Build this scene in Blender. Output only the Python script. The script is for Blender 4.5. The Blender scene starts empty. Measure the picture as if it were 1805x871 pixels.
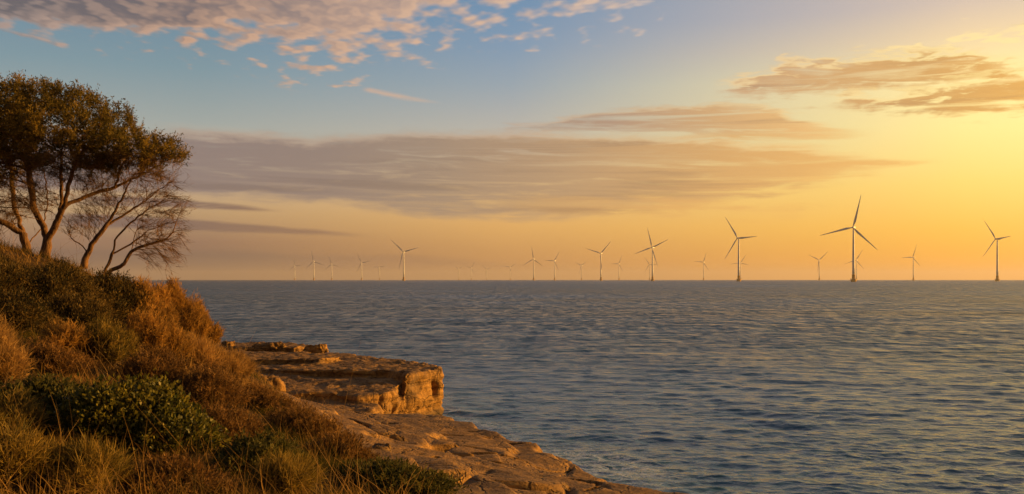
import bpy, math, random
import numpy as np
from mathutils import Vector

R = math.radians
rng = np.random.default_rng(7)
sc = bpy.context.scene
COL = sc.collection

# ------------------------------------------------------------------ helpers
def srgb(r, g, b, k=1.0):
    def f(c):
        c /= 255.0
        return (c / 12.92 if c <= 0.04045 else ((c + 0.055) / 1.055) ** 2.4) * k
    return (f(r), f(g), f(b), 1.0)

F = 1734.0; CX = 902.5; HZ = 493.0; EYE = 6.0
def at(px, py, Y):
    return np.array([(px - CX) / F * Y, Y, EYE - (py - HZ) / F * Y])

def mesh_np(name, verts, faces, mat=None, parent=None, smooth=False, attrs=None, mats=None):
    """verts (n,3); faces: list of (m,k) int arrays; links ONE mesh object"""
    verts = np.asarray(verts, np.float32)
    me = bpy.data.meshes.new(name)
    me.vertices.add(len(verts)); me.vertices.foreach_set('co', verts.ravel())
    faces = [np.asarray(f, np.int32) for f in faces if len(f)]
    nl = sum(f.size for f in faces); nf = sum(len(f) for f in faces)
    me.loops.add(nl); me.polygons.add(nf)
    me.loops.foreach_set('vertex_index', np.concatenate([f.ravel() for f in faces]))
    tot = np.concatenate([np.full(len(f), f.shape[1], np.int32) for f in faces])
    me.polygons.foreach_set('loop_start', np.concatenate([[0], np.cumsum(tot)[:-1]]).astype(np.int32))
    if smooth:
        me.polygons.foreach_set('use_smooth', np.ones(nf, bool))
    for k, v in (attrs or {}).items():
        a = me.attributes.new(k, 'FLOAT', 'POINT'); a.data.foreach_set('value', np.asarray(v, np.float32))
    me.update(calc_edges=True); me.validate()
    if mat: me.materials.append(mat)
    o = bpy.data.objects.new(name, me); COL.objects.link(o)
    if parent: o.parent = parent
    return o

def grid_faces(nr, nc):
    i = np.arange(nr - 1)[:, None] * nc + np.arange(nc - 1)[None, :]
    return np.stack([i, i + 1, i + nc + 1, i + nc], -1).reshape(-1, 4)

def tag(o, label=None, cat=None, group=None, kind=None):
    for k, v in (('label', label), ('category', cat), ('group', group), ('kind', kind)):
        if v: o[k] = v
    return o

def empty(name, loc):
    o = bpy.data.objects.new(name, None); COL.objects.link(o); o.location = loc
    o.empty_display_size = 0.2
    return o

def _hash(ix, iy, iz):
    h = (ix.astype(np.int64) * 374761393 + iy.astype(np.int64) * 668265263 + iz.astype(np.int64) * 2147483647 % 1000003 * 7919) & 0xffffffff
    h = ((h ^ (h >> 13)) * 1274126177) & 0xffffffff
    h = ((h ^ (h >> 16)) * 2246822519) & 0xffffffff
    return ((h ^ (h >> 15)) & 0xffffff) / float(0xffffff)

def vnoise(P):
    P = np.asarray(P, float); i = np.floor(P).astype(np.int64); f = P - i; f = f * f * f * (f * (f * 6 - 15) + 10)
    x, y, z = i[..., 0], i[..., 1], i[..., 2]; fx, fy, fz = f[..., 0], f[..., 1], f[..., 2]
    def L(a, b, t): return a + (b - a) * t
    c = [[[_hash(x + a, y + b, z + d) for d in (0, 1)] for b in (0, 1)] for a in (0, 1)]
    m = [[L(c[a][b][0], c[a][b][1], fz) for b in (0, 1)] for a in (0, 1)]
    n = [L(m[a][0], m[a][1], fy) for a in (0, 1)]
    return L(n[0], n[1], fx) * 2 - 1

def fbm(P, o=4, g=0.5, l=2.03):
    P = np.asarray(P, float); s = 0; a = 1.0
    for k in range(o):
        s = s + a * vnoise(P + 17.3 * k); P = P * l; a *= g
    return s

def ss(a, b, x):
    t = np.clip((x - a) / (b - a), 0, 1); return t * t * (3 - 2 * t)

def unit(v):
    return v / (np.linalg.norm(v, axis=-1, keepdims=True) + 1e-9)

# ---- shader node arithmetic
class G:
    def __init__(s, tree): s.t = tree; s.L = tree.links
    def new(s, typ, **kw):
        n = s.t.nodes.new(typ)
        for k, v in kw.items(): setattr(n, k, v)
        return n
    def put(s, sock, v):
        if hasattr(v, 'is_output'): s.L.new(v, sock)
        else:
            if sock.type == 'RGBA' and not hasattr(v, '__len__'): v = (v, v, v, 1)
            if sock.type == 'VECTOR' and hasattr(v, '__len__') and len(v) == 4: v = v[:3]
            sock.default_value = v
    def m(s, op, a, b=0.0, c=None, clamp=False):
        n = s.new('ShaderNodeMath', operation=op, use_clamp=clamp)
        s.put(n.inputs[0], a); s.put(n.inputs[1], b)
        if c is not None: s.put(n.inputs[2], c)
        return n.outputs[0]
    def v(s, op, a, b=(0, 0, 0)):
        n = s.new('ShaderNodeVectorMath', operation=op); s.put(n.inputs[0], a)
        if op == 'SCALE': s.put(n.inputs['Scale'], b)
        else: s.put(n.inputs[1], b)
        return n.outputs[0]
    def xyz(s, a, b, c):
        n = s.new('ShaderNodeCombineXYZ')
        for i, q in enumerate((a, b, c)): s.put(n.inputs[i], q)
        return n.outputs[0]
    def sep(s, a):
        n = s.new('ShaderNodeSeparateXYZ'); s.put(n.inputs[0], a); return n.outputs
    def noise(s, vec, scale=1.0, detail=4.0, rough=0.5, dist=0.0, out=0):
        n = s.new('ShaderNodeTexNoise'); s.put(n.inputs['Vector'], vec); n.inputs['Scale'].default_value = scale
        n.inputs['Detail'].default_value = detail; n.inputs['Roughness'].default_value = rough
        n.inputs['Distortion'].default_value = dist
        return n.outputs[out]
    def smooth(s, x, a, b, lo=0.0, hi=1.0):
        n = s.new('ShaderNodeMapRange', interpolation_type='SMOOTHSTEP'); s.put(n.inputs[0], x)
        for i, q in enumerate((a, b, lo, hi)): s.put(n.inputs[i + 1], q)
        return n.outputs[0]
    def lin(s, x, a, b, lo=0.0, hi=1.0):
        n = s.new('ShaderNodeMapRange'); s.put(n.inputs[0], x)
        for i, q in enumerate((a, b, lo, hi)): s.put(n.inputs[i + 1], q)
        return n.outputs[0]
    def mix(s, f, a, b, mode='MIX'):
        n = s.new('ShaderNodeMix', data_type='RGBA', blend_type=mode)
        s.put(n.inputs[0], f); s.put(n.inputs[6], a); s.put(n.inputs[7], b)
        return n.outputs[2]
    def ramp(s, x, stops, interp='LINEAR'):
        n = s.new('ShaderNodeValToRGB'); cr = n.color_ramp; cr.interpolation = interp
        stops = sorted(stops, key=lambda q: q[0])
        while len(cr.elements) < len(stops): cr.elements.new(0.5)
        for e, (p, c) in zip(cr.elements, stops):
            e.position = min(max(p, 0), 1); e.color = c if hasattr(c, '__len__') else (c, c, c, 1)
        s.put(n.inputs[0], x); return n.outputs[0]

def material(name):
    m = bpy.data.materials.new(name); m.use_nodes = True
    m.node_tree.nodes.clear(); g = G(m.node_tree)
    out = g.new('ShaderNodeOutputMaterial')
    return m, g, out

# ------------------------------------------------------------------ camera
cam = bpy.data.cameras.new('camera'); co = bpy.data.objects.new('camera', cam); COL.objects.link(co)
co.location = (0, 0, EYE); co.rotation_euler = (R(90), 0, 0)
cam.sensor_width = 36.0; cam.lens = 36.0 * F / 1805.0; cam.shift_y = (HZ - 435.5) / 1805.0
cam.clip_start = 0.1; cam.clip_end = 120000
sc.camera = co

SUN_AZ, SUN_EL = 76.0, 8.5
sun = bpy.data.lights.new('sun', 'SUN'); so = bpy.data.objects.new('sun', sun); COL.objects.link(so)
sun.energy = 5.0; sun.angle = R(0.6); sun.color = (1.0, 0.51, 0.11)
sd = Vector((math.sin(R(SUN_AZ)) * math.cos(R(SUN_EL)), math.cos(R(SUN_AZ)) * math.cos(R(SUN_EL)), math.sin(R(SUN_EL))))
so.rotation_euler = (-sd).to_track_quat('-Z', 'Y').to_euler(); so.location = (60, 20, 40)

vs = sc.view_settings
vs.view_transform = 'Standard'; vs.look = 'None'; vs.exposure = 0.80; vs.gamma = 1.0; vs.use_curve_mapping = False
sc.cycles.use_denoising = True
sc.cycles.max_bounces = 6; sc.cycles.diffuse_bounces = 3; sc.cycles.glossy_bounces = 3
sc.cycles.transparent_max_bounces = 8; sc.cycles.volume_bounces = 0; sc.cycles.transmission_bounces = 3

# ------------------------------------------------------------------ sky
def build_world():
    w = bpy.data.worlds.new('World'); sc.world = w; w.use_nodes = True
    w.node_tree.nodes.clear(); g = G(w.node_tree)
    out = g.new('ShaderNodeOutputWorld'); bg = g.new('ShaderNodeBackground')
    g.L.new(bg.outputs[0], out.inputs[0]); bg.inputs[1].default_value = 0.1
    d = g.new('ShaderNodeTexCoord').outputs['Generated']
    x, y, z = g.sep(d)
    az = g.m('MULTIPLY', g.m('ARCTAN2', x, y), 180 / math.pi)
    el = g.m('MULTIPLY', g.m('ARCSINE', z), 180 / math.pi)
    U = g.lin(az, -30, 30)
    def azp(px): return math.degrees(math.atan((px - CX) / F))
    def elp(px, py): return math.degrees(math.atan((HZ - py) / F * math.cos(math.atan((px - CX) / F))))
    def up(px): return (azp(px) + 30) / 60
    ep = g.m('MAXIMUM', el, 0.0)
    T = g.m('DIVIDE', ep, g.m('ADD', ep, 20.0))
    def tp(px, py):
        e = elp(px, py); return e / (e + 20)
    def col(c): return srgb(*c)
    far = [(.57, srgb(112, 140, 174)), (40 / 60, srgb(98, 124, 158)), (90 / 110, srgb(60, 76, 100))]
    Lr = g.ramp(T, [(tp(350, q), col(c)) for q, c in ((493, (84, 72, 78)), (470, (98, 82, 82)), (425, (140, 108, 90)), (375, (182, 148, 108)), (340, (190, 160, 124)),
            (225, (158, 164, 158)), (120, (120, 146, 156)), (0, (98, 130, 152)))] + far)
    Cr = g.ramp(T, [(tp(900, q), col(c)) for q, c in ((493, (168, 116, 72)), (460, (192, 136, 80)), (400, (220, 166, 94)), (340, (222, 180, 118)), (225, (178, 174, 164)),
            (150, (146, 160, 170)), (80, (122, 148, 172)), (0, (102, 138, 170)))] + far)
    Rr = g.ramp(T, [(tp(1700, q), col(c)) for q, c in ((493, (240, 146, 18)), (460, (255, 170, 36)), (400, (255, 192, 70)), (320, (255, 214, 108)), (220, (255, 230, 146)),
            (120, (255, 230, 160)), (60, (234, 206, 164)), (0, (206, 186, 172)))] + [(.57, srgb(176, 164, 160)), (40 / 60, srgb(122, 128, 142)), (90 / 110, srgb(60, 76, 100))])
    Sr = g.ramp(T, [(0, srgb(255, 170, 60, 1.15)), (.28, srgb(255, 222, 130, 1.9)), (.42, srgb(255, 226, 170, 1.1)), (40 / 60, srgb(104, 106, 116)), (90 / 110, srgb(48, 62, 84))])
    base = g.mix(g.lin(az, azp(350), azp(900)), Lr, Cr)
    f1 = g.lin(az, azp(900), azp(1700))
    base = g.mix(g.m('POWER', f1, 1.15), base, Rr)
    base = g.mix(g.smooth(az, 17.0, 62), base, Sr)
    # away from the sun and behind the camera: dusky blue-mauve
    Br = g.ramp(T, [(0, srgb(70, 58, 58)), (.3, srgb(64, 62, 68)), (40 / 60, srgb(54, 62, 78)), (90 / 110, srgb(48, 62, 84))])
    base = g.mix(g.smooth(g.m('ABSOLUTE', az), 75, 130), base, Br)
    base = g.mix(g.smooth(az, -35, -70), base, Br)
    # streaky noise fields in direction space
    sv = g.xyz(g.m('MULTIPLY', az, 0.11), g.m('MULTIPLY', el, 0.9), 3.0)
    n1 = g.m('SUBTRACT', g.noise(sv, 1.0, 6, 0.55, 0.6), 0.5)
    sv2 = g.xyz(g.m('MULTIPLY', az, 0.24), g.m('MULTIPLY', g.m('ADD', el, g.m('MULTIPLY', az, 0.03)), 2.1), 9.0)
    n2 = g.m('SUBTRACT', g.noise(sv2, 1.0, 7, 0.62, 0.8), 0.5)
    n4 = g.m('SUBTRACT', g.noise(g.xyz(g.m('MULTIPLY', az, 0.07), g.m('MULTIPLY', g.m('ADD', el, g.m('MULTIPLY', az, 0.012)), 2.6), 21.0), 1.0, 5, 0.6, 0.5), 0.5)
    n5 = g.m('SUBTRACT', g.noise(g.xyz(g.m('MULTIPLY', az, 0.55), g.m('MULTIPLY', g.m('ADD', el, g.m('MULTIPLY', az, -0.04)), 1.9), 33.0), 1.0, 5, 0.55, 0.4), 0.5)
    n3 = g.m('SUBTRACT', g.noise(g.xyz(g.m('MULTIPLY', az, 0.06), g.m('MULTIPLY', el, 0.5), 5.0), 1.0, 3, 0.5, 0.3), 0.5)
    strk = g.smooth(az, azp(500), azp(1400), 0.20, 0.75)
    brk = g.smooth(az, azp(600), azp(1450), 1.0, 1.75)
    def curve(pts):
        return g.m('MULTIPLY', g.ramp(U, [(up(p), elp(p, q) / 20.0) for p, q in pts]), 20.0)
    def layer(base, top, bot, colors, op=1.0, soft=(0.0, 0.5), na=1.2, nb=1.6, softb=None, ends=None, lit=None, nc=0.0):
        t = g.m('SUBTRACT', curve(top), el); b = g.m('SUBTRACT', el, curve(bot))
        nz = g.m('MULTIPLY', g.m('ADD', g.m('MULTIPLY', n1, na), g.m('MULTIPLY', n2, nb)), brk)
        if nc: nz = g.m('ADD', nz, g.m('MULTIPLY', n5, nc))
        mt = g.smooth(g.m('ADD', t, nz), *soft)
        mb = g.smooth(g.m('ADD', b, nz), *(softb or soft))
        k = g.m('MULTIPLY', mt, mb)
        if ends:
            k = g.m('MULTIPLY', k, g.m('MULTIPLY', g.smooth(az, azp(ends[0]), azp(ends[1])), g.smooth(az, azp(ends[3]), azp(ends[2]))))
        c = g.ramp(U, [(up(p), col(q)) for p, q in colors])
        # soft brightness modelling inside the cloud, warm light leaking through thin parts
        c = g.mix(g.smooth(g.m('ADD', n2, g.m('MULTIPLY', n1, 0.8)), 0.02, 0.30, 0.0, 0.55), c, base)
        c = g.mix(g.smooth(n4, 0.0, 0.22, 0.0, strk), c, base)
        c = g.mix(g.smooth(g.m('ADD', n4, n3), -0.04, -0.30, 0.0, 0.30), c, srgb(98, 80, 76))
        if lit:
            e = g.m('MULTIPLY', mt, g.m('SUBTRACT', 1.0, mt))
            c = g.mix(g.m('MULTIPLY', e, lit[0] * 4, clamp=True), c, g.ramp(U, [(up(p), col(q)) for p, q in lit[1]]))
        return g.mix(g.m('MULTIPLY', k, op), base, c)
    peach = [(300, (205, 168, 138)), (900, (214, 176, 140)), (1400, (250, 210, 140)), (1800, (255, 232, 150))]
    # pale streak over the bank on the left
    base = layer(base, [(280, 214), (420, 226), (560, 243), (620, 247)], [(280, 236), (420, 244), (560, 249), (620, 249)], [(280, (178, 160, 142)), (560, (206, 184, 156))],
                 0.75, (-0.2, 0.7), 0.3, 0.3, ends=(250, 330, 560, 660))
    # the wide stratus bank
    bankc = [(60, (120, 106, 108)), (330, (134, 117, 113)), (560, (138, 120, 112)), (760, (152, 130, 112)), (1000, (178, 144, 108)), (1250, (208, 160, 100)), (1500, (232, 176, 98)), (1800, (246, 190, 96))]
    base = layer(base, [(150, 226), (330, 229), (450, 234), (560, 241), (640, 237), (720, 230), (900, 229), (1000, 232), (1120, 237), (1300, 246), (1420, 258), (1520, 272), (1660, 284)],
                 [(150, 344), (330, 349), (450, 356), (600, 363), (700, 377), (780, 385), (900, 389), (1050, 382), (1200, 366), (1350, 346), (1500, 316), (1660, 294)],
                 bankc, 0.97, (-0.22, 0.6), 1.0, 0.8, ends=(-600, -300, 1400, 1640), lit=(0.4, peach), nc=0.7)
    # loose ends of the bank trailing towards the sun
    tc = [(1200, (206, 158, 100)), (1640, (240, 182, 96))]
    base = layer(base, [(1250, 282), (1400, 278), (1560, 281), (1680, 284)], [(1250, 298), (1400, 299), (1560, 294), (1680, 287)], tc, 0.9, (-0.2, 0.25), 0.35, 0.5, ends=(1240, 1380, 1560, 1720))
    base = layer(base, [(1200, 236), (1350, 226), (1480, 230), (1540, 234)], [(1200, 246), (1350, 244), (1480, 243), (1540, 238)], tc, 0.85, (-0.2, 0.25), 0.35, 0.7, ends=(1180, 1300, 1440, 1560))
    base = layer(base, [(1150, 318), (1300, 322), (1450, 326)], [(1150, 334), (1300, 336), (1450, 331)], tc, 0.75, (-0.2, 0.25), 0.35, 0.6, ends=(1120, 1220, 1340, 1480))
    base = layer(base, [(860, 352), (1000, 346), (1200, 350), (1400, 358), (1620, 364)], [(860, 372), (1000, 382), (1200, 380), (1400, 378), (1620, 370)],
                 [(860, (186, 146, 100)), (1200, (222, 166, 94)), (1600, (244, 186, 92))], 0.8, (-0.15, 0.4), 1.0, 0.9, ends=(820, 960, 1450, 1640))
    base = layer(base, [(1000, 386), (1300, 384), (1420, 390)], [(1000, 391), (1300, 391), (1420, 392)], [(1000, (212, 156, 88)), (1400, (236, 172, 84))], 0.6, (-0.05, 0.3), 0.4, 0.4, ends=(980, 1080, 1300, 1420))
    base = layer(base, [(1320, 314), (1450, 310), (1580, 308)], [(1320, 321), (1450, 319), (1580, 312)], [(1320, (236, 178, 100)), (1580, (240, 182, 92))], 0.75, (-0.1, 0.3), 0.4, 0.4, ends=(1300, 1400, 1520, 1600))
    # wing above the bank
    base = layer(base, [(860, 221), (960, 214), (1060, 196), (1160, 187), (1260, 183), (1360, 192), (1480, 224)],
                 [(860, 226), (960, 227), (1060, 230), (1160, 231), (1260, 234), (1360, 238), (1480, 246)],
                 [(860, (158, 138, 124)), (1080, (172, 142, 118)), (1260, (204, 162, 112)), (1480, (238, 188, 116))], 1.0, (-0.15, 0.35), 0.6, 0.9, ends=(850, 900, 1400, 1520), lit=(0.4, peach))
    # broken golden clouds on the right
    rc = [(1240, (196, 156, 118)), (1450, (206, 160, 104)), (1640, (210, 158, 88)), (1805, (226, 168, 82)), (1900, (240, 180, 90))]
    base = layer(base, [(1240, 152), (1330, 136), (1380, 112), (1500, 98), (1620, 84), (1700, 86), (1800, 98)], [(1240, 160), (1330, 168), (1450, 170), (1600, 158), (1700, 146), (1800, 132)],
                 rc, 0.95, (-0.3, 0.62), 1.0, 1.4, ends=(1250, 1300, 1720, 1850), lit=(0.9, peach), nc=2.4)
    base = layer(base, [(1420, 174), (1500, 158), (1580, 164), (1660, 150), (1740, 130), (1850, 112)], [(1420, 184), (1530, 195), (1640, 205), (1730, 204), (1850, 196)],
                 rc, 0.97, (-0.25, 0.55), 0.8, 1.2, ends=(1440, 1510, 1840, 1960), lit=(0.9, peach), nc=2.2)
    base = layer(base, [(1500, 82), (1640, 60), (1850, 40)], [(1500, 86), (1640, 82), (1850, 76)], [(1500, (250, 220, 160)), (1805, (255, 228, 158))], 0.9, (0.0, 0.5), 1.0, 1.4, ends=(1480, 1620, 1900, 2000), nc=4.0)
    # thin dark streaks low on the left
    lc = [(250, (112, 92, 90)), (640, (146, 110, 84))]
    base = layer(base, [(250, 348), (350, 355), (420, 362), (500, 371)], [(250, 364), (350, 367), (420, 371), (500, 374)], lc, 0.95, (-0.12, 0.12), 0.25, 0.3, ends=(100, 200, 440, 510))
    base = layer(base, [(200, 378), (340, 387), (450, 396), (560, 405), (660, 414)], [(200, 402), (340, 407), (450, 410), (560, 414), (660, 418)], lc, 0.95, (-0.12, 0.12), 0.25, 0.3, ends=(50, 150, 560, 670))
    base = layer(base, [(100, 436), (420, 440), (560, 446), (720, 446), (900, 462), (1050, 470)], [(100, 493), (1050, 493)], [(100, (96, 82, 84)), (420, (110, 92, 86)), (700, (148, 110, 84)), (1000, (186, 130, 82))],
                 0.75, (-0.05, 0.35), 0.5, 0.3, softb=(-1.0, 0.0), ends=(-600, -300, 700, 1100))
    # long peach streak in the blue
    base = layer(base, [(630, 155), (650, 153), (720, 168), (790, 183)], [(630, 160), (650, 165), (720, 178), (790, 186)], [(640, (206, 168, 142)), (790, (196, 172, 152))], 0.95, (-0.05, 0.22), 0.15, 0.35, ends=(632, 655, 740, 800))
    # altocumulus field, on a flat layer overhead so that it shrinks with distance
    iz = g.m('DIVIDE', 1.0, g.m('MAXIMUM', z, 0.04))
    P = g.v('SCALE', d, iz)
    X, Y, Z = g.sep(P)
    Y = g.m('MULTIPLY', Y, 0.58)
    # rotate into cloud streets
    ca, sa = math.cos(R(38)), math.sin(R(38))
    A = g.m('ADD', g.m('MULTIPLY', X, ca), g.m('MULTIPLY', Y, -sa)); B = g.m('ADD', g.m('MULTIPLY', X, sa), g.m('MULTIPLY', Y, ca))
    def field(dx, dy):
        pv = g.xyz(g.m('ADD', A, dx), g.m('MULTIPLY', g.m('ADD', B, dy), 1.15), 0.0)
        big = g.noise(pv, 2.4, 2, 0.5, 0.0)
        sm = g.noise(pv, 8.5, 2, 0.5, 0.0)
        return g.m('ADD', g.m('MULTIPLY', g.m('SUBTRACT', big, 0.5), 1.25), g.m('MULTIPLY', g.m('SUBTRACT', sm, 0.5), 2.0))
    bound = curve([(0, 110), (150, 128), (350, 140), (500, 168), (620, 180), (700, 150), (820, 116), (950, 100), (1080, 84), (1170, 50), (1210, 0), (1300, -120)])
    cov = g.m('SUBTRACT', el, bound)
    dense = g.lin(az, azp(60), azp(800), 1.15, 0.62)
    covf = g.m('MULTIPLY', g.lin(cov, -0.3, 4.2, -0.60, 0.62), dense)
    covf = g.m('SUBTRACT', covf, g.smooth(cov, 0.2, -0.8, 0, 2.0))
    covf = g.m('ADD', covf, g.m('MULTIPLY', g.smooth(az, azp(520), azp(120)), g.smooth(el, 12.6, 15.0, 0, 0.95)))
    # beyond the frame, higher up: the field thins out
    covf = g.m('SUBTRACT', covf, g.smooth(el, 24, 45, 0, 0.9))
    covf = g.m('SUBTRACT', covf, g.smooth(az, 12, 22, 0, 2.0))
    den = g.m('ADD', field(0, 0), covf)
    den2 = g.m('ADD', field(0.025, 0.03), covf)
    k = g.smooth(den, -0.10, 0.45)
    thick = g.smooth(den, 0.1, 1.0)
    litside = g.smooth(g.m('SUBTRACT', den, den2), -0.1, 0.28)
    pe = g.ramp(U, [(up(0), srgb(170, 146, 134)), (up(350), srgb(204, 160, 128)), (up(800), srgb(218, 178, 146)), (up(1150), srgb(214, 188, 168))])
    gr = g.ramp(U, [(up(0), srgb(98, 89, 92)), (up(350), srgb(110, 97, 98)), (up(600), srgb(152, 130, 122)), (up(1100), srgb(176, 156, 150))])
    cc = g.mix(thick, g.mix(0.35, pe, gr), gr)
    cc = g.mix(g.m('MULTIPLY', litside, g.m('SUBTRACT', 1.0, g.m('MULTIPLY', thick, 0.55))), cc, pe)
    base = g.mix(g.m('MULTIPLY', k, 0.93), base, cc)
    # the clear-air part of the sky comes from the physical model
    sky = g.new('ShaderNodeTexSky', sky_type='NISHITA'); sky.sun_disc = False
    sky.sun_elevation = R(SUN_EL); sky.sun_rotation = R(SUN_AZ); sky.dust_density = 2.0
    # below the horizon
    base = g.mix(g.smooth(el, -0.02, -1.5), base, srgb(70, 76, 84))
    tot = g.v('ADD', g.v('SCALE', base, 6.0), g.v('SCALE', sky.outputs[0], 0.05))
    g.L.new(tot, bg.inputs[0])
build_world()
# ------------------------------------------------------------------ materials of the land
def mat_water():
    m, g, out = material('sea_water')
    p = g.new('ShaderNodeBsdfPrincipled'); g.L.new(p.outputs[0], out.inputs[0])
    pos = g.new('ShaderNodeNewGeometry').outputs['Position']
    far = g.new('ShaderNodeAttribute', attribute_name='far').outputs['Fac']
    shallow = g.new('ShaderNodeAttribute', attribute_name='shallow').outputs['Fac']
    x, y, z = g.sep(pos)
    a = g.xyz(g.m('MULTIPLY', x, 0.55), y, g.m('MULTIPLY', z, 0.3))
    h1 = g.noise(a, 4.5, 3, 0.6, 0.5)
    h2 = g.noise(a, 0.95, 3, 0.55, 0.5)
    h3 = g.noise(a, 0.15, 2, 0.5, 0.3)
    h4 = g.noise(g.v('MULTIPLY', a, (0.8, 1, 1)), 0.043, 2, 0.5, 0.4)
    gust = g.noise(g.xyz(g.m('MULTIPLY', x, 0.4), y, 0), 0.016, 4, 0.6, 0.6)
    gust2 = g.noise(g.xyz(g.m('MULTIPLY', x, 0.3), y, 3.0), 0.0021, 4, 0.6, 0.5)
    gs = g.m('MULTIPLY', g.smooth(gust, 0.32, 0.68, 0.55, 1.35), g.smooth(gust2, 0.35, 0.65, 0.7, 1.2))
    h = g.m('ADD', g.m('MULTIPLY', h1, g.m('ADD', 0.05, g.m('MULTIPLY', far, 0.05))),
            g.m('ADD', g.m('MULTIPLY', g.m('MULTIPLY', h2, far), 0.36), g.m('MULTIPLY', g.m('ADD', g.m('MULTIPLY', h3, 1.2), g.m('MULTIPLY', h4, 0.6)), far)))
    b = g.new('ShaderNodeBump'); b.inputs['Distance'].default_value = 1.0
    g.put(b.inputs['Strength'], g.m('MULTIPLY', gs, 1.0)); g.put(b.inputs['Height'], h)
    # far off only the wave faces turned to the shore stay visible: lean the mean facet that way
    f1 = g.noise(g.xyz(g.m('MULTIPLY', x, 0.9), g.m('MULTIPLY', y, 0.34), 1.0), 1.0, 3, 0.6, 0.4)
    f2 = g.noise(g.xyz(g.m('MULTIPLY', x, 0.3), g.m('MULTIPLY', y, 0.07), 7.0), 1.0, 4, 0.65, 0.4)
    fac = g.m('ADD', 1.0, g.m('ADD', g.m('MULTIPLY', g.m('SUBTRACT', f1, 0.5), 3.3), g.m('MULTIPLY', g.m('SUBTRACT', f2, 0.5), 2.6)))
    lean = g.m('MULTIPLY', g.m('MULTIPLY', far, fac), g.m('MULTIPLY', g.smooth(gs, 0.5, 1.4, 0.85, 1.12), -0.30))
    nn = g.v('NORMALIZE', g.v('ADD', b.outputs[0], g.xyz(0.0, lean, 0.0)))
    g.put(p.inputs['Normal'], nn)
    g.put(p.inputs['Base Color'], g.mix(shallow, (0.026, 0.088, 0.145, 1), (0.04, 0.105, 0.115, 1)))
    lace = g.noise(g.v('MULTIPLY', pos, (0.8, 1, 1)), 1.6, 5, 0.65, 1.2)
    rim = g.m('MULTIPLY', g.smooth(g.m('ABSOLUTE', g.m('SUBTRACT', lace, 0.5)), 0.05, 0.0), g.smooth(shallow, 0.35, 0.95))
    g.put(p.inputs['Base Color'], g.mix(g.m('MULTIPLY', rim, 0.5), g.mix(shallow, (0.026, 0.088, 0.145, 1), (0.04, 0.105, 0.115, 1)), (0.7, 0.72, 0.72, 1)))
    p.inputs['Roughness'].default_value = 0.12; p.inputs['IOR'].default_value = 1.33
    return m

def mat_rock():
    m, g, out = material('sandstone')
    p = g.new('ShaderNodeBsdfPrincipled'); g.L.new(p.outputs[0], out.inputs[0])
    pos = g.new('ShaderNodeNewGeometry').outputs['Position']
    x, y, z = g.sep(pos)
    st = g.xyz(g.m('MULTIPLY', x, 0.35), g.m('MULTIPLY', y, 0.35), g.m('MULTIPLY', z, 7.0))
    n0 = g.noise(pos, 0.55, 4, 0.55, 0.3)
    n1 = g.noise(pos, 5.0, 6, 0.62, 0.5)
    n2 = g.noise(st, 1.0, 4, 0.6, 0.5)
    pits = g.noise(g.v('MULTIPLY', pos, (1, 1, 1.5)), 15.0, 3, 0.6, 0.2)
    c = g.ramp(g.m('ADD', g.m('MULTIPLY', n2, 0.5), g.m('MULTIPLY', n1, 0.5)),
               [(0.3, (0.07, 0.038, 0.015, 1)), (0.45, (0.20, 0.106, 0.028, 1)), (0.56, (0.34, 0.180, 0.043, 1)), (0.72, (0.48, 0.27, 0.072, 1))])
    # cracks: a warped cell pattern, stretched along the bedding; grit gathers in them
    vo = g.new('ShaderNodeTexVoronoi', feature='DISTANCE_TO_EDGE'); vo.inputs['Scale'].default_value = 0.75
    g.put(vo.inputs['Vector'], g.v('ADD', g.v('MULTIPLY', pos, (1.0, 0.62, 1.9)), g.v('SCALE', g.noise(pos, 1.3, 4, 0.6, 0.3, out=1), 0.9)))
    crk = g.smooth(vo.outputs[0], 0.035, 0.0)
    vo2 = g.new('ShaderNodeTexVoronoi', feature='DISTANCE_TO_EDGE'); vo2.inputs['Scale'].default_value = 2.6
    g.put(vo2.inputs['Vector'], g.v('ADD', g.v('MULTIPLY', pos, (0.7, 1.0, 1.6)), g.v('SCALE', g.noise(pos, 3.0, 4, 0.6, 0.3, out=1), 0.55)))
    crk2 = g.m('MULTIPLY', g.smooth(vo2.outputs[0], 0.05, 0.0), g.smooth(n0, 0.5, 0.66))
    c = g.mix(g.m('MULTIPLY', crk, 0.35), c, (0.045, 0.028, 0.014, 1))
    # lichen and old weathering stains
    c = g.mix(g.smooth(n0, 0.5, 0.68, 0, 0.55), c, (0.10, 0.072, 0.05, 1))
    # shade painted into the level tops of the beds, so steep faces read brighter
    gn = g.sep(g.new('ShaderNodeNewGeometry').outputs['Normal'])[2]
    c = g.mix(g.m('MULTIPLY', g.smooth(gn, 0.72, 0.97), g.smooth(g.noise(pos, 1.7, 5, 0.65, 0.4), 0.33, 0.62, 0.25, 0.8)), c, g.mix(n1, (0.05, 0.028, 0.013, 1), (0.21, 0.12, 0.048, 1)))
    # wet, dark and algae-stained just above the water
    c = g.mix(g.smooth(g.m('ADD', z, g.m('MULTIPLY', n0, 0.5)), 0.75, 0.3, 0, 0.75), c, (0.055, 0.043, 0.028, 1))
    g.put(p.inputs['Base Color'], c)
    p.inputs['Roughness'].default_value = 0.85; p.inputs['Specular IOR Level'].default_value = 0.25
    hh = g.m('ADD', g.m('MULTIPLY', n1, 0.075), g.m('ADD', g.m('MULTIPLY', n2, 0.12), g.m('MULTIPLY', pits, 0.016)))
    hh = g.m('SUBTRACT', hh, g.m('MULTIPLY', crk, 0.05))
    b = g.new('ShaderNodeBump'); b.inputs['Distance'].default_value = 1.0; b.inputs['Strength'].default_value = 0.95
    g.put(b.inputs['Height'], hh); g.put(p.inputs['Normal'], b.outputs[0])
    return m

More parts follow.
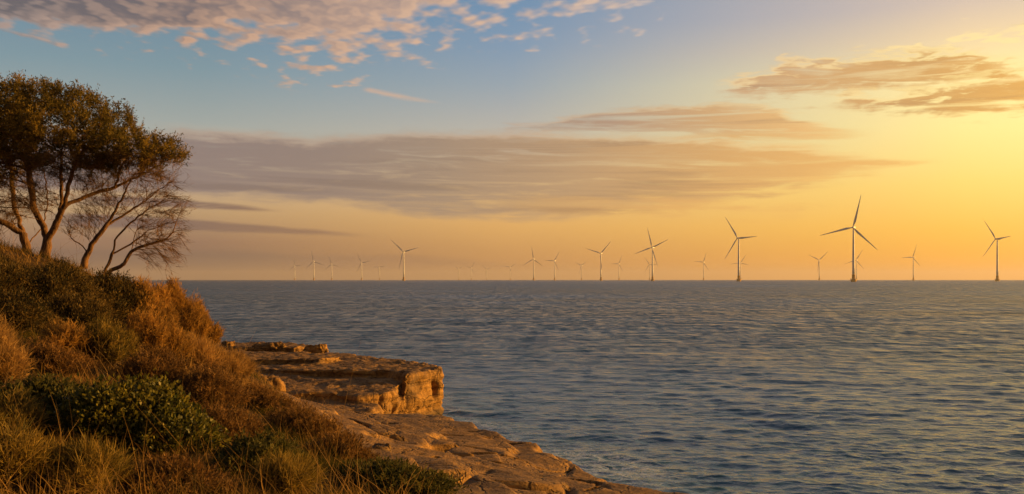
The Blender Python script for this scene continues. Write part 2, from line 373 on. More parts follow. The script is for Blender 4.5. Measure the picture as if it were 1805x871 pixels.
def mat_soil():
    m, g, out = material('dry_soil')
    p = g.new('ShaderNodeBsdfPrincipled'); g.L.new(p.outputs[0], out.inputs[0])
    pos = g.new('ShaderNodeNewGeometry').outputs['Position']
    n = g.noise(pos, 3.0, 6, 0.65)
    n2 = g.noise(pos, 30.0, 3, 0.6)
    g.put(p.inputs['Base Color'], g.ramp(g.m('ADD', g.m('MULTIPLY', n, .6), g.m('MULTIPLY', n2, .4)), [(0.35, (0.03, 0.02, 0.011, 1)), (0.6, (0.09, 0.055, 0.026, 1)), (0.75, (0.15, 0.095, 0.045, 1))]))
    p.inputs['Roughness'].default_value = 1.0; p.inputs['Specular IOR Level'].default_value = 0.1
    b = g.new('ShaderNodeBump'); b.inputs['Distance'].default_value = 0.1; b.inputs['Strength'].default_value = 0.8
    g.put(b.inputs['Height'], n2); g.put(p.inputs['Normal'], b.outputs[0])
    return m

def mat_leaf(name, c0, c1, trans=0.45, rough=0.7):
    m, g, out = material(name)
    t = g.new('ShaderNodeAttribute', attribute_name='tint').outputs['Fac']
    c = g.mix(t, (*c0, 1), (*c1, 1))
    p = g.new('ShaderNodeBsdfPrincipled'); g.put(p.inputs['Base Color'], c)
    p.inputs['Roughness'].default_value = rough; p.inputs['Specular IOR Level'].default_value = 0.2
    tr = g.new('ShaderNodeBsdfTranslucent'); g.put(tr.inputs['Color'], c)
    mx = g.new('ShaderNodeMixShader'); mx.inputs[0].default_value = trans
    g.L.new(p.outputs[0], mx.inputs[1]); g.L.new(tr.outputs[0], mx.inputs[2]); g.L.new(mx.outputs[0], out.inputs[0])
    return m

def mat_bark(name, c0, c1, scale=14.0):
    m, g, out = material(name)
    p = g.new('ShaderNodeBsdfPrincipled'); g.L.new(p.outputs[0], out.inputs[0])
    pos = g.new('ShaderNodeTexCoord').outputs['Object']
    n = g.noise(g.v('MULTIPLY', pos, (1, 1, 0.25)), scale, 5, 0.65, 0.4)
    g.put(p.inputs['Base Color'], g.ramp(n, [(0.35, (*c0, 1)), (0.65, (*c1, 1))]))
    p.inputs['Roughness'].default_value = 0.85; p.inputs['Specular IOR Level'].default_value = 0.2
    b = g.new('ShaderNodeBump'); b.inputs['Distance'].default_value = 0.03; b.inputs['Strength'].default_value = 0.9
    g.put(b.inputs['Height'], n); g.put(p.inputs['Normal'], b.outputs[0])
    return m

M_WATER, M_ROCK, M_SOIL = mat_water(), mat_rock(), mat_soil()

# ------------------------------------------------------------------ terrain height field
CTRL = np.array([(-3.6, 7, 4.47), (-2.6, 7.5, 4.3), (-1.5, 8.5, 4.1), (-.7, 10, 3.78), (.8, 14, 2.95), (2.5, 19.5, 1.9), (3.6, 19.2, 1.82),
    (-2.4, 34, 1.29), (0, 30, 1.24), (1.46, 26, 1.2), (2.2, 22, 1.4), (-5.1, 26, 2.55), (-2.1, 18, 2.92), (-.7, 12, 3.45), (-3.8, 26, 2.25),
    (-10.5, 32, 3.7), (-8, 33, 2.1), (-12.3, 26, 6.25), (-9.9, 24, 5.75), (-9.4, 18, 5.3), (-5.7, 11, 4.69), (-6.5, 16, 4.64), (-5.7, 18, 4.0), (-5.8, 24, 3.3),
    (-8.3, 24, 4.6), (-15, 34, 5.2), (-20, 26, 7), (-18, 10, 6.4), (-10, 0, 5.6), (0, 0, 4.35), (0, 4, 4.25), (-20, -10, 6.5), (-30, 30, 7.5), (-20, 45, 3.2),
    (-22, 55, 1.8), (-30, 60, 2), (3, 10, 2.6), (4, 3, 2.8), (5, -5, 3), (-8, 42, 1.0), (-4.5, 40, 0.35), (-13, 50, 1.0), (-13.5, 40, 2.6), (-11.5, 29, 5.0), (-55, 0, 8), (-55, 50, 5), (0, -20, 5)], float)
def _tps():
    P = CTRL[:, :2]; d = np.linalg.norm(P[:, None] - P[None], axis=-1)
    K = np.where(d > 0, d * d * np.log(d + 1e-9), 0) + np.eye(len(P)) * 0.05
    A = np.block([[K, np.c_[np.ones(len(P)), P]], [np.c_[np.ones(len(P)), P].T, np.zeros((3, 3))]])
    return np.linalg.solve(A, np.r_[CTRL[:, 2], 0, 0, 0])
_W = _tps()
def tps(x, y):
    s = np.zeros_like(x)
    for (cx, cy, _), w in zip(CTRL, _W[:-3]):
        d2 = (x - cx) ** 2 + (y - cy) ** 2
        s += w * 0.5 * d2 * np.log(d2 + 1e-9)
    return s + _W[-3] + _W[-2] * x + _W[-1] * y
COAST = np.array([(5.5, -30), (5, -5), (5.8, 4), (5.5, 10), (5.3, 16), (5.0, 19), (4.1, 22), (2.9, 26.0), (1.2, 30.4), (-1.4, 34.6), (-3.4, 36.4), (-4.4, 37),
    (-4.4, 40), (-3.6, 43), (-4.7, 47), (-8, 52.3), (-12, 56.8), (-18, 59.5), (-25, 62), (-60, 70), (-60, -30)], float)
VEG = np.array([(-25, 56), (-13.5, 48), (-11.6, 38), (-9.6, 33.5), (-8.0, 30), (-6.9, 27.0), (-5.5, 24), (-4.1, 20), (-3.1, 17), (-2.1, 14), (-1.0, 11), (0, 9), (0.9, 6), (1.2, 0), (1.2, -30), (-70, -30), (-70, 56)], float)
def sdist(poly, x, y):
    """signed distance to polygon, positive inside"""
    x = np.asarray(x, float); y = np.asarray(y, float)
    best = np.full(x.shape, 1e9); inside = np.zeros(x.shape, bool)
    n = len(poly)
    for i in range(n):
        ax, ay = poly[i]; bx, by = poly[(i + 1) % n]
        ex, ey = bx - ax, by - ay
        t = np.clip(((x - ax) * ex + (y - ay) * ey) / (ex * ex + ey * ey), 0, 1)
        best = np.minimum(best, np.hypot(x - ax - t * ex, y - ay - t * ey))
        c = ((ay > y) != (by > y)) & (x < (bx - ax) * (y - ay) / (by - ay + 1e-12) + ax)
        inside ^= c
    return np.where(inside, best, -best)
def rock_h(x, y, fine=True):
    x = np.asarray(x, float); y = np.asarray(y, float); o = np.zeros_like(x)
    z = tps(x, y)
    if fine:
        q = np.stack([x, y, o], -1)
        w = fbm(q * 0.35, 3) * 0.55
        # strata: ledges that follow the bedding, which dips towards the sea
        s = z + w * 0.35
        step = 0.30
        k = np.floor(s / step); f = s / step - k
        led = (k + ss(0.74, 0.98, f)) * step
        near = ss(2, 9, y)
        z = z * 0.35 + (led - w * 0.35) * 0.65 + near * (0.05 * fbm(q * np.array([0.6, 0.4, 1]), 3) + 0.016 * fbm(q * np.array([1.6, 3.2, 1]) + 5, 4) + 0.006 * vnoise(q * 11))
        # joints: long cracks across the slab
        c = np.abs(vnoise(q * np.array([0.33, 0.5, 1]) + 31.0)); z -= 0.26 * ss(0.035, 0.0, c) * near
        c = np.abs(vnoise(q * np.array([0.8, 0.25, 1]) + 77.0)); z -= 0.06 * ss(0.03, 0.0, c) * near
    d = sdist(COAST, x, y)
    if fine:
        d = d + 0.35 * fbm(np.stack([x, y, o], -1) * 0.7 + 3, 3)
        # an eroded lower bench along the sea edge: the top bed has broken away
        z = z - 0.42 * ss(1.3, 0.7, d + 0.25 * vnoise(np.stack([x, y, o], -1) * 0.9)) * ss(12, 18, y) * ss(38, 34, y)
    s = ss(0.1, -1.5, d)
    return z * (1 - s) - 2.6 * s
def veg_d(x, y):
    x = np.asarray(x, float); y = np.asarray(y, float)
    return sdist(VEG, x, y) + 0.45 * fbm(np.stack([x, y, np.zeros_like(x)], -1) * 0.45 + 9, 3)
def ground_h(x, y):
    x = np.asarray(x, float); y = np.asarray(y, float)
    v = sdist(VEG, x, y); vd = veg_d(x, y)
    z = rock_h(x, y, False)
    return z + np.where(vd > -0.2, -0.10 + 0.24 * ss(-0.2, 0.8, vd), -0.10 - 1.2 * ss(-0.2, -2.0, vd)) + 0.05 * fbm(np.stack([x, y, 0 * x], -1) * 1.1, 3) * ss(-.5, 1, vd)

def gh(x, y): return float(ground_h(np.array([x], float), np.array([y], float))[0])
def rh(x, y): return float(rock_h(np.array([x], float), np.array([y], float))[0])

# rock shelf sheet
xs = np.concatenate([np.arange(-16, -13, 0.25), np.arange(-13, 6.6, 0.075)])
ys = np.concatenate([np.arange(-20, 4, 0.5), np.arange(4, 40, 0.075), np.arange(40, 60, 0.3)])
XX, YY = np.meshgrid(xs, ys)
zz = rock_h(XX, YY)
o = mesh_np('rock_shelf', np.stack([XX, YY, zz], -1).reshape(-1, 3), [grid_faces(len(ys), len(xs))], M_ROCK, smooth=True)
tag(o, 'layered sandstone shelf sloping from the scrub down to the sea', kind='structure')
# soil of the hill
xs = np.concatenate([np.arange(-62, -16, 1.0), np.arange(-16, 2.5, 0.16)])
ys = np.concatenate([np.arange(-24, 2, 1.0), np.arange(2, 60, 0.2)])
XX, YY = np.meshgrid(xs, ys)
o = mesh_np('ground', np.stack([XX, YY, ground_h(XX, YY)], -1).reshape(-1, 3), [grid_faces(len(ys), len(xs))], M_SOIL, smooth=True)
tag(o, 'dry brown soil of the scrub covered hill', kind='structure')

# ------------------------------------------------------------------ headland: sandstone beds welded and weathered
def prism(poly, zb, zt, tilt=(0, 0), inset=0.0):
    P = np.array(poly, float); n = len(P); c = P.mean(0)
    top = P + (c - P) * inset
    zt_ = zt + (P[:, 0] - c[0]) * tilt[0] + (P[:, 1] - c[1]) * tilt[1]
    V = np.r_[np.c_[P, np.full(n, zb)], np.c_[top, zt_]]
    side = [[i, (i + 1) % n, n + (i + 1) % n, n + i] for i in range(n)]
    return V, side, [list(range(n))[::-1], list(range(n, 2 * n))]
def remeshed(name, prisms, voxel):
    vs_, fs, b = [], [], 0
    for V, side, caps in prisms:
        vs_ += [tuple(v) for v in V]; fs += [[b + i for i in f] for f in side + caps]; b += len(V)
    me = bpy.data.meshes.new(name); me.from_pydata(vs_, [], fs); me.update()
    o = bpy.data.objects.new(name, me); COL.objects.link(o)
    md = o.modifiers.new('r', 'REMESH'); md.mode = 'VOXEL'; md.voxel_size = voxel
    dg = bpy.context.evaluated_depsgraph_get()
    nm = bpy.data.meshes.new_from_object(o.evaluated_get(dg)); o.modifiers.clear(); o.data = nm; bpy.data.meshes.remove(me)
    n = len(nm.vertices)
    co_ = np.empty(n * 3, np.float32); nm.vertices.foreach_get('co', co_)
    no = np.empty(n * 3, np.float32); nm.vertices.foreach_get('normal', no)
    return o, co_.reshape(-1, 3).astype(float), no.reshape(-1, 3).astype(float)
def weather(co_, no, amp=1.0, notches=(), seed=0.0):
    S = seed
    # rounded smooth normals first: displace by noise in layers
    horiz = np.clip(1 - np.abs(no[:, 2]), 0, 1)
    P = co_ + S
    d = amp * fbm(P * 0.75, 3) * (0.07 + 0.17 * horiz)
    d += 0.085 * amp * fbm(P * 2.3, 4) * (0.5 + 0.5 * horiz)
    d += 0.045 * amp * fbm(P * 6.5, 3)
    # bedding: harder and softer layers
    zl = co_[:, 2] + 0.12 * vnoise(P * np.array([0.5, 0.5, 0.5]))
    d += 0.09 * amp * vnoise(np.stack([zl * 5.0, zl * 0 + 3, zl * 0 + S], -1)) * horiz
    # vertical joints on the faces
    j = np.abs(vnoise(P * np.array([0.9, 0.9, 0.12]) + 40)); d -= 0.13 * amp * ss(0.06, 0.0, j) * horiz
    out = co_ + no * d[:, None]
    for (c, r, depth) in notches:
        q = (out - np.array(c)) / np.array(r); t = np.exp(-np.sum(q * q, 1) ** 2 * 1.2)
        out[:, 0] -= depth * t * 0.85; out[:, 1] += depth * t * 0.5
    return out
A_ = [(-3.15, 43.3), (-3.5, 45.0), (-4.7, 47.6), (-7.3, 51.6), (-9.6, 55.0), (-12, 57.5), (-16, 59), (-20, 58), (-19, 50), (-14, 45.5), (-10, 43.2), (-7.2, 42.6), (-5.3, 42.3), (-4.55, 41.2), (-4.4, 40.4), (-4.05, 41.2)]
B_ = [(-4.75, 37.8), (-4.5, 39.2), (-4.45, 41.0), (-5.2, 43.0), (-9, 44.6), (-14, 47), (-17, 44), (-14.5, 40.5), (-10, 38.4), (-8.4, 37.6), (-7.2, 38.0), (-5.8, 37.1)]
C_ = [(-4.9, 35.3), (-4.75, 37.0), (-5.2, 38.6), (-8, 39.8), (-12, 41), (-15, 39), (-12, 34.5), (-9.6, 33.6), (-8.0, 33.2), (-6.3, 33.9)]
D_ = [(-9.0, 46.5), (-8.2, 48.3), (-9.5, 50.5), (-13, 52.5), (-16.5, 52), (-17, 48.5), (-13, 46.6)]
E_ = [(-11.6, 53.2), (-10.6, 55.0), (-13.0, 57.2), (-17.5, 57.2), (-18, 54.0), (-14, 53.0)]
hd, hc, hn = remeshed('headland', [prism(A_, -1.6, 1.98, (0.012, -0.012)), prism(B_, -1.6, 1.72, (0.0, 0.035), 0.03), prism(C_, -1.6, 1.42, (-0.045, 0.02), 0.05),
                                  prism(D_, -1.6, 2.22, (0, 0), 0.05), prism(E_, -1.6, 2.36, (0, 0), 0.06)], 0.085)
hc = weather(hc, hn, 0.85, notches=[((-3.25, 42.6, 1.25), (0.3, 0.30, 0.40), 0.5), ((-4.55, 38.9, 0.75), (0.4, 0.4, 0.45), 0.45)])
hd.data.vertices.foreach_set('co', hc.astype(np.float32).ravel())
hd.data.polygons.foreach_set('use_smooth', np.ones(len(hd.data.polygons), bool)); hd.data.update()
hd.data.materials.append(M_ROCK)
tag(hd, 'flat topped sandstone headland ending in a sunlit cliff', kind='structure')

def loose_rock(name, loc, size, seed, label, rotz=0.0, voxel=None, flat=0.0):
    rs = np.random.default_rng(seed)
    n = 9; a = np.sort((np.arange(n) + rs.uniform(-.3, .3, n)) / n * 2 * math.pi)
    poly = np.c_[np.cos(a) * size[0] / 2 * rs.uniform(.8, 1.08, n), np.sin(a) * size[1] / 2 * rs.uniform(.8, 1.08, n)]
    c, s = math.cos(rotz), math.sin(rotz); poly = poly @ np.array([[c, s], [-s, c]])
    o, co_, no = remeshed(name, [prism(poly, -0.35 * size[2], 0.72 * size[2], rs.uniform(-.1, .1, 2), 0.25)], voxel or min(size) / 9)
    k = min(size[2] * 1.4, 1.0)
    co_ = co_ + no * (0.16 * k * fbm((co_ + seed) * 1.6 / k, 3) + 0.05 * k * fbm((co_ + seed) * 6 / k, 3))[:, None]
    o.data.vertices.foreach_set('co', co_.astype(np.float32).ravel()); o.location = loc
    o.data.polygons.foreach_set('use_smooth', np.ones(len(o.data.polygons), bool)); o.data.update()
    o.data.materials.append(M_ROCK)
    return tag(o, label, 'rock')
def P2(px, py, Y): p = at(px, py, Y); return (float(p[0]), float(p[1]), float(p[2]))
loose_rock('flat_rock', P2(559, 617, 53.0), (1.6, 1.2, 0.34), 3, 'low flat dark slab lying alone on the far rim of the headland')
loose_rock('upright_rock', P2(402, 612, 54.0), (0.9, 0.8, 0.42), 5, 'small knobbly rock peeping over the headland beside the golden shrubs')
loose_rock('boulder', P2(470, 692, 31.0), (1.25, 1.1, 0.75), 8, 'rounded pale boulder half buried at the edge of the dry scrub')
loose_rock('rock', P2(470, 611, 53.5), (2.4, 1.0, 0.24), 11, 'thin broken ledge rock on the headland rim between knobbly rock and flat dark slab')
loose_rock('slab', P2(665, 806, 15.6), (0.62, 0.5, 0.26), 14, 'small dark slab at the lower edge of the red brown heath')

# ------------------------------------------------------------------ sea: one sheet to the horizon, displaced by real waves near the shore
def waves(X, Y, spacing):
    rs = np.random.default_rng(21); Z = np.zeros_like(X); DX = np.zeros_like(X); DY = np.zeros_like(X)
    for i in range(64):
        lam = 0.24 * (4.8 / 0.24) ** ((i + rs.random()) / 64)
        th = rs.normal(-0.12, 0.45) + math.pi / 2          # travelling mostly towards the shore
        k = 2 * math.pi / lam
        slope = 0.052 * (1.0 if lam < 1.0 else (1.0 / lam) ** 0.7)
        a = slope / k
        kx, ky = math.cos(th) * k, math.sin(th) * k
        # groups: every wave train comes and goes across the water
        amp = a * ss(2.2, 4.5, lam / spacing)
        # the trains wander slightly so that crests are short
        grp = 0.55 + 0.75 * vnoise(np.stack([X / (lam * 5.0) + i * 3.1, Y / (lam * 6.0) + i * 7.7, np.full_like(X, i * 1.3)], -1))
        ph = kx * X + ky * Y + rs.random() * 6.28 + 1.2 * vnoise(np.stack([X / (lam * 7) + 9.1 * i, Y / (lam * 7), np.full_like(X, 50.0 + i)], -1))
        amp = amp * np.clip(grp, 0, 2)
        Z += amp * np.cos(ph); DX -= 0.85 * amp * math.cos(th) * np.sin(ph) ; DY -= 0.85 * amp * math.sin(th) * np.sin(ph)
    return Z, DX, DY
# rows by distance (fine near the shore), columns by bearing
r = [4.5]
while r[-1] < 30000:
    q = r[-1]
    r.append(q + max(0.07, min(0.00006 * q * q, 0.035 * q)) if q > 24 else q + 0.12)
r = np.array(r)
th = np.linspace(R(-75), R(85), 1400)
RR, TH = np.meshgrid(r, th, indexing='ij')
WX, WY = RR * np.sin(TH), RR * np.cos(TH)
dr = np.gradient(r)[:, None] * np.ones_like(TH); dt = RR * (th[1] - th[0])
spc = np.maximum(dr, dt * 0.8)
nearrow = r < 700
WZ = np.zeros_like(WX)
a, b, c = waves(WX[nearrow], WY[nearrow], spc[nearrow])
WX2, WY2 = WX.copy(), WY.copy()
WZ[nearrow] = a; WX2[nearrow] += b; WY2[nearrow] += c
farness = ss(16, 130, RR)
sh = np.zeros_like(WX); k_ = r < 90
sh[k_] = ss(-6.5, -0.5, sdist(COAST, WX[k_], WY[k_]) + 2.0 * fbm(np.stack([WX[k_], WY[k_], 0 * WX[k_]], -1) * 0.25, 3))
o = mesh_np('sea', np.stack([WX2, WY2, WZ], -1).reshape(-1, 3), [grid_faces(len(r), len(th))], M_WATER, smooth=True,
            attrs={'far': farness.ravel(), 'shallow': sh.ravel()})
tag(o, 'choppy blue grey sea reaching to the horizon', kind='structure')
print('sea verts', len(r) * len(th))
# ------------------------------------------------------------------ wind turbines
def mat_paint(name, c, rough=0.45):
    m, g, out = material(name)
    p = g.new('ShaderNodeBsdfPrincipled'); g.L.new(p.outputs[0], out.inputs[0])
    pos = g.new('ShaderNodeTexCoord').outputs['Object']
    n = g.noise(g.v('MULTIPLY', pos, (1, 1, 0.15)), 0.35, 4, 0.6)
    g.put(p.inputs['Base Color'], g.mix(g.smooth(n, 0.45, 0.7, 0, 0.35), (*c, 1), tuple(q * 0.72 for q in c) + (1,)))
    p.inputs['Roughness'].default_value = rough
    return m
M_WHITE = mat_paint('turbine_white_paint', (0.78, 0.78, 0.78)); M_YELLOW = mat_paint('foundation_yellow_paint', (0.62, 0.34, 0.03), 0.6)
M_BLADE = mat_paint('blade_grey_paint', (0.7, 0.7, 0.7)); M_STEEL = mat_paint('railing_steel', (0.3, 0.27, 0.2))

def lathe(profile, n=24):
    V, Fs = [], []
    for rr, z in profile:
        for k in range(n):
            t = 2 * math.pi * k / n; V.append((rr * math.cos(t), rr * math.sin(t), z))
    m = len(profile)
    for j in range(m - 1):
        for k in range(n):
            Fs.append((j * n + k, j * n + (k + 1) % n, (j + 1) * n + (k + 1) % n, (j + 1) * n + k))
    V.append((0, 0, profile[0][1])); V.append((0, 0, profile[-1][1]))
    T = [(len(V) - 2, (k + 1) % n, k) for k in range(n)] + [(len(V) - 1, (m - 1) * n + k, (m - 1) * n + (k + 1) % n) for k in range(n)]
    return np.array(V), [np.array(Fs), np.array(T)]
def tube_pts(pts, rad, n=5):
    """swept tube through pts"""
    pts = np.array(pts, float); V = []; 
    for i, p in enumerate(pts):
        t = unit(pts[min(i + 1, len(pts) - 1)] - pts[max(i - 1, 0)]); u = unit(np.cross(t, (0.31, 0.2, 0.93))); w = np.cross(t, u)
        for k in range(n):
            a = 2 * math.pi * k / n; V.append(p + rad * (math.cos(a) * u + math.sin(a) * w))
    Fs = [(i * n + k, i * n + (k + 1) % n, (i + 1) * n + (k + 1) % n, (i + 1) * n + k) for i in range(len(pts) - 1) for k in range(n)]
    return np.array(V), np.array(Fs)
def join(parts):
    V, Fs, b = [], [], 0
    for v, fl in parts:
        V.append(v)
        for f in (fl if isinstance(fl, list) else [fl]): Fs.append(np.array(f) + b)
        b += len(v)
    return np.concatenate(V), Fs

HUB = 150.0; RAD = 92.0
ME = {}
def me_of(key, V, Fs, mat, smooth=True):
    o = mesh_np(key, V, Fs, mat, smooth=smooth); me = o.data; bpy.data.objects.remove(o); ME[key] = me
V, Fs = lathe([(3.75, 20.2), (3.6, 40), (3.15, 85), (2.6, 125), (2.25, 146.4)], 28); me_of('tower', V, Fs, M_WHITE)
V, Fs = lathe([(4.3, 6.9), (4.3, 18.6), (5.1, 18.7), (5.1, 19.3), (4.0, 19.4), (4.0, 20.3)], 28); me_of('transition_piece', V, Fs, M_YELLOW, False)
V, Fs = lathe([(7.2, -3.0), (7.4, 3.6), (8.8, 5.4), (8.8, 6.9), (4.0, 7.0)], 28); me_of('foundation', V, Fs, M_YELLOW, False)
rail = []
for zz_ in (8.0, 9.1):
    rail.append(tube_pts([(8.4 * math.cos(t), 8.4 * math.sin(t), zz_) for t in np.linspace(0, 2 * math.pi, 25)], 0.16))
for t in np.linspace(0, 2 * math.pi, 13)[:-1]:
    rail.append(tube_pts([(8.4 * math.cos(t), 8.4 * math.sin(t), 6.8), (8.4 * math.cos(t), 8.4 * math.sin(t), 9.1)], 0.16))
V, Fs = join(rail); me_of('railing', V, Fs, M_STEEL)
lad = []
for s_ in (-0.5, 0.5): lad.append(tube_pts([(s_, -7.9, -2.0), (s_, -7.9, 4.0), (s_, -9.0, 5.6), (s_, -9.0, 7.6)], 0.18))
for q in np.arange(-1.5, 4.0, 1.0): lad.append(tube_pts([(-0.5, -7.9, q), (0.5, -7.9, q)], 0.12))
V, Fs = join(lad); me_of('ladder', V, Fs, M_STEEL)
# nacelle: rounded box along the rotor axis (-Y is upwind)
def nacelle_mesh():
    V = []; prof = [(-4.0, 2.2), (-3.4, 2.9), (2.0, 3.4), (9.5, 3.2), (13.0, 2.6), (13.6, 1.8)]; n = 20
    for y_, h in prof:
        for k in range(n):
            t = 2 * math.pi * k / n; c, s = math.cos(t), math.sin(t)
            e = 0.42; V.append((0.92 * h * math.copysign(abs(c) ** e, c), y_, 0.4 + 0.95 * h * math.copysign(abs(s) ** e, s)))
    m = len(prof)
    Q = [(j * n + k, j * n + (k + 1) % n, (j + 1) * n + (k + 1) % n, (j + 1) * n + k) for j in range(m - 1) for k in range(n)]
    V.append((0, -4.0, .4)); V.append((0, 13.6, .4))
    T = [(len(V) - 2, (k + 1) % n, k) for k in range(n)] + [(len(V) - 1, (m - 1) * n + k, (m - 1) * n + (k + 1) % n) for k in range(n)]
    return np.array(V, float), [np.array(Q), np.array(T)]
V, Fs = nacelle_mesh(); me_of('nacelle', V, Fs, M_WHITE)
mast = [tube_pts([(0, 10.5, 3.2), (0, 10.5, 7.0)], 0.16), tube_pts([(-0.9, 10.5, 6.2), (0.9, 10.5, 6.2)], 0.12)]
V, Fs = join(mast); me_of('weather_mast', V, Fs, M_STEEL)
V, Fs = lathe([(2.9, 0.0), (3.0, 2.0), (2.5, 4.2), (1.5, 5.7), (0.5, 6.4)], 20)
V = np.c_[V[:, 0], -V[:, 2] , V[:, 1]]; me_of('hub', V, Fs, M_WHITE)
def blade_mesh():
    st = [(2.0, 3.0, 3.0, 0), (5, 3.0, 2.9, 5), (11, 4.6, 2.2, 16), (18, 6.6, 1.6, 13), (27, 5.9, 1.15, 10), (45, 4.3, .75, 6), (65, 2.9, .45, 3), (82, 1.8, .25, 1), (RAD - 1.2, 1.0, .13, 0), (RAD, .25, .05, 0)]
    n = 14; V = []
    for z_, ch, tk, tw in st:
        off = 0.0 if z_ < 6 else (ch - 3.0) * 0.28
        for k in range(n):
            t = 2 * math.pi * k / n; a = ch / 2 * math.cos(t) + off; b_ = tk / 2 * math.sin(t) * (1.0 if z_ < 6 else (0.65 + 0.35 * -math.cos(t)))
            w = R(tw); V.append((a * math.cos(w) - b_ * math.sin(w), a * math.sin(w) + b_ * math.cos(w) - 3.2 - 0.00045 * z_ * z_, z_))
    m = len(st)
    Q = [(j * n + k, j * n + (k + 1) % n, (j + 1) * n + (k + 1) % n, (j + 1) * n + k) for j in range(m - 1) for k in range(n)]
    V.append((0, -3.2, 2.0)); V.append((0, -3.2 - 0.00045 * RAD ** 2, RAD))
    T = [(len(V) - 2, (k + 1) % n, k) for k in range(n)] + [(len(V) - 1, (m - 1) * n + k, (m - 1) * n + (k + 1) % n) for k in range(n)]
    return np.array(V, float), [np.array(Q), np.array(T)]
V, Fs = blade_mesh(); me_of('blade', V, Fs, M_BLADE)

def part(key, parent, loc=(0, 0, 0)):
    o = bpy.data.objects.new(key, ME[key]); COL.objects.link(o); o.parent = parent; o.location = loc
    return o
def turbine(px, hub_py, angles, label, yaw=-25.0, detail=True, rad=None):
    H = HZ - hub_py
    D = (HUB - EYE) * F / H
    x = (px - CX) / F * D
    t = empty('wind_turbine', (x, D, 0))
    bearing = math.degrees(math.atan2(x, D))
    yw = yaw - bearing                     # rotor axis measured against the line of sight
    tag(t, label, 'wind turbine', 'wind turbines of the offshore farm')
    part('tower', t); part('transition_piece', t)
    f = part('foundation', t)
    if detail: part('railing', f); part('ladder', f)
    n = part('nacelle', t, (0, 0, HUB)); n.rotation_euler = (0, 0, R(yw))
    if detail: part('weather_mast', n)
    h = bpy.data.objects.new('hub', ME['hub']); COL.objects.link(h); h.parent = t
    a = R(yw); h.location = (4.0 * math.sin(a), -4.0 * math.cos(a), HUB + 0.4); h.rotation_euler = (0, 0, a)
    k = math.cos(R(yaw))
    for ang in angles:
        q = math.atan2(math.sin(R(ang)) / k, math.cos(R(ang)))
        b = part('blade', h); b.rotation_euler = (0, q, 0)
    return t
TURB = [
 (1504.5, 401.3, (14.4, 135, 257), 'largest and nearest white turbine, standing on a broad yellow foundation', True),
 (1758, 421.5, (334, 84, 212), 'rightmost wind turbine near the edge of the photo, on a yellow foundation', True),
 (1302.2, 420, (333, 88, 210), 'tall white turbine with one blade pointing level to the right and a yellow foundation', True),
 (1150.2, 436.5, (349, 66, 250, 162), 'tall turbine with four blades showing, one steep and two nearly level', True),
 (711.5, 444, (316, 76, 193), 'tall pale turbine with a Y of blades over the left part of the horizon', True),
 (1059.4, 446.9, (290, 42, 175), 'mid sized turbine with two raised blades, second clear one left of the four bladed turbine', True),
 (1610, 453.8, (19, 270, 140), 'slim turbine alone between the largest turbine and the rightmost one', True),
 (940.8, 457, (353, 126, 239), 'turbine with one blade straight up and two slanting down, near mid horizon', True),
 (1444.2, 458.8, (300, 46, 186), 'small turbine with two blades raised in a V left of the largest turbine', True),
 (1509.5, 458.6, (33, 140, 250), 'small distant turbine half hidden behind the tower of the largest turbine', False),
 (977.6, 460, (32, 273, 152), 'small turbine just right of the one with an upright blade at mid horizon', False),
 (553.2, 461, (350, 110, 226), 'tallest of the faint hazy turbines nearest the tree side of the horizon', False),
 (1240.3, 462.4, (20, 276, 145), 'small turbine alone between the four bladed one and the one with a level blade', False),
 (1305.6, 463.5, (35, 105, 262), 'small distant turbine peeping out behind the tower of the one with a level blade', False),
 (637.4, 463.4, (338, 80, 205), 'hazy turbine next left of the tall Y bladed pale turbine, one blade raised left', False),
 (1091.2, 465.3, (24, 270, 148), 'small turbine with one raised blade between two larger ones right of mid horizon', False),
 (584.8, 466, (342, 108, 228), 'hazy turbine with a steep raised blade, second clear one from the tree', False),
 (1145, 466.5, (330, 90, 210), 'small far turbine almost lost behind the tower of the four bladed turbine', False),
 (1025, 468, (57, 300, 190), 'very small turbine between the mid sized one and the pair at mid horizon', False),
 (519.5, 469, (355, 85, 230), 'faintest turbine at the left end of the row, dissolving in haze', False),
 (669, 471, (270, 80, 185), 'faint tiny turbine close beside the tall Y bladed one on its tree side', False),
 (899.5, 471, (280, 60, 170), 'faint tiny turbine left of the upright bladed one at mid horizon', False),
 (831, 472.5, (30, 150, 290), 'faint tiny turbine with a raised blade, alone in the wide gap of the row', False),
 (808.6, 474, (300, 60, 180), 'barely visible tiny turbine, left one of three ghostly ones in the gap', False),
 (858, 475, (310, 70, 190), 'barely visible tiny turbine, right one of three ghostly ones in the gap', False),
]
YAW = {1758: -56, 1302.2: -42, 1610: -46, 1504.5: -14, 1150.2: -30, 977.6: -40, 1240.3: -36, 1025: -48, 1091.2: -40, 1444.2: -20}
for (px, hp, ang, lab, det) in TURB: turbine(px, hp, ang, lab, yaw=YAW.get(px, -25.0), detail=det)
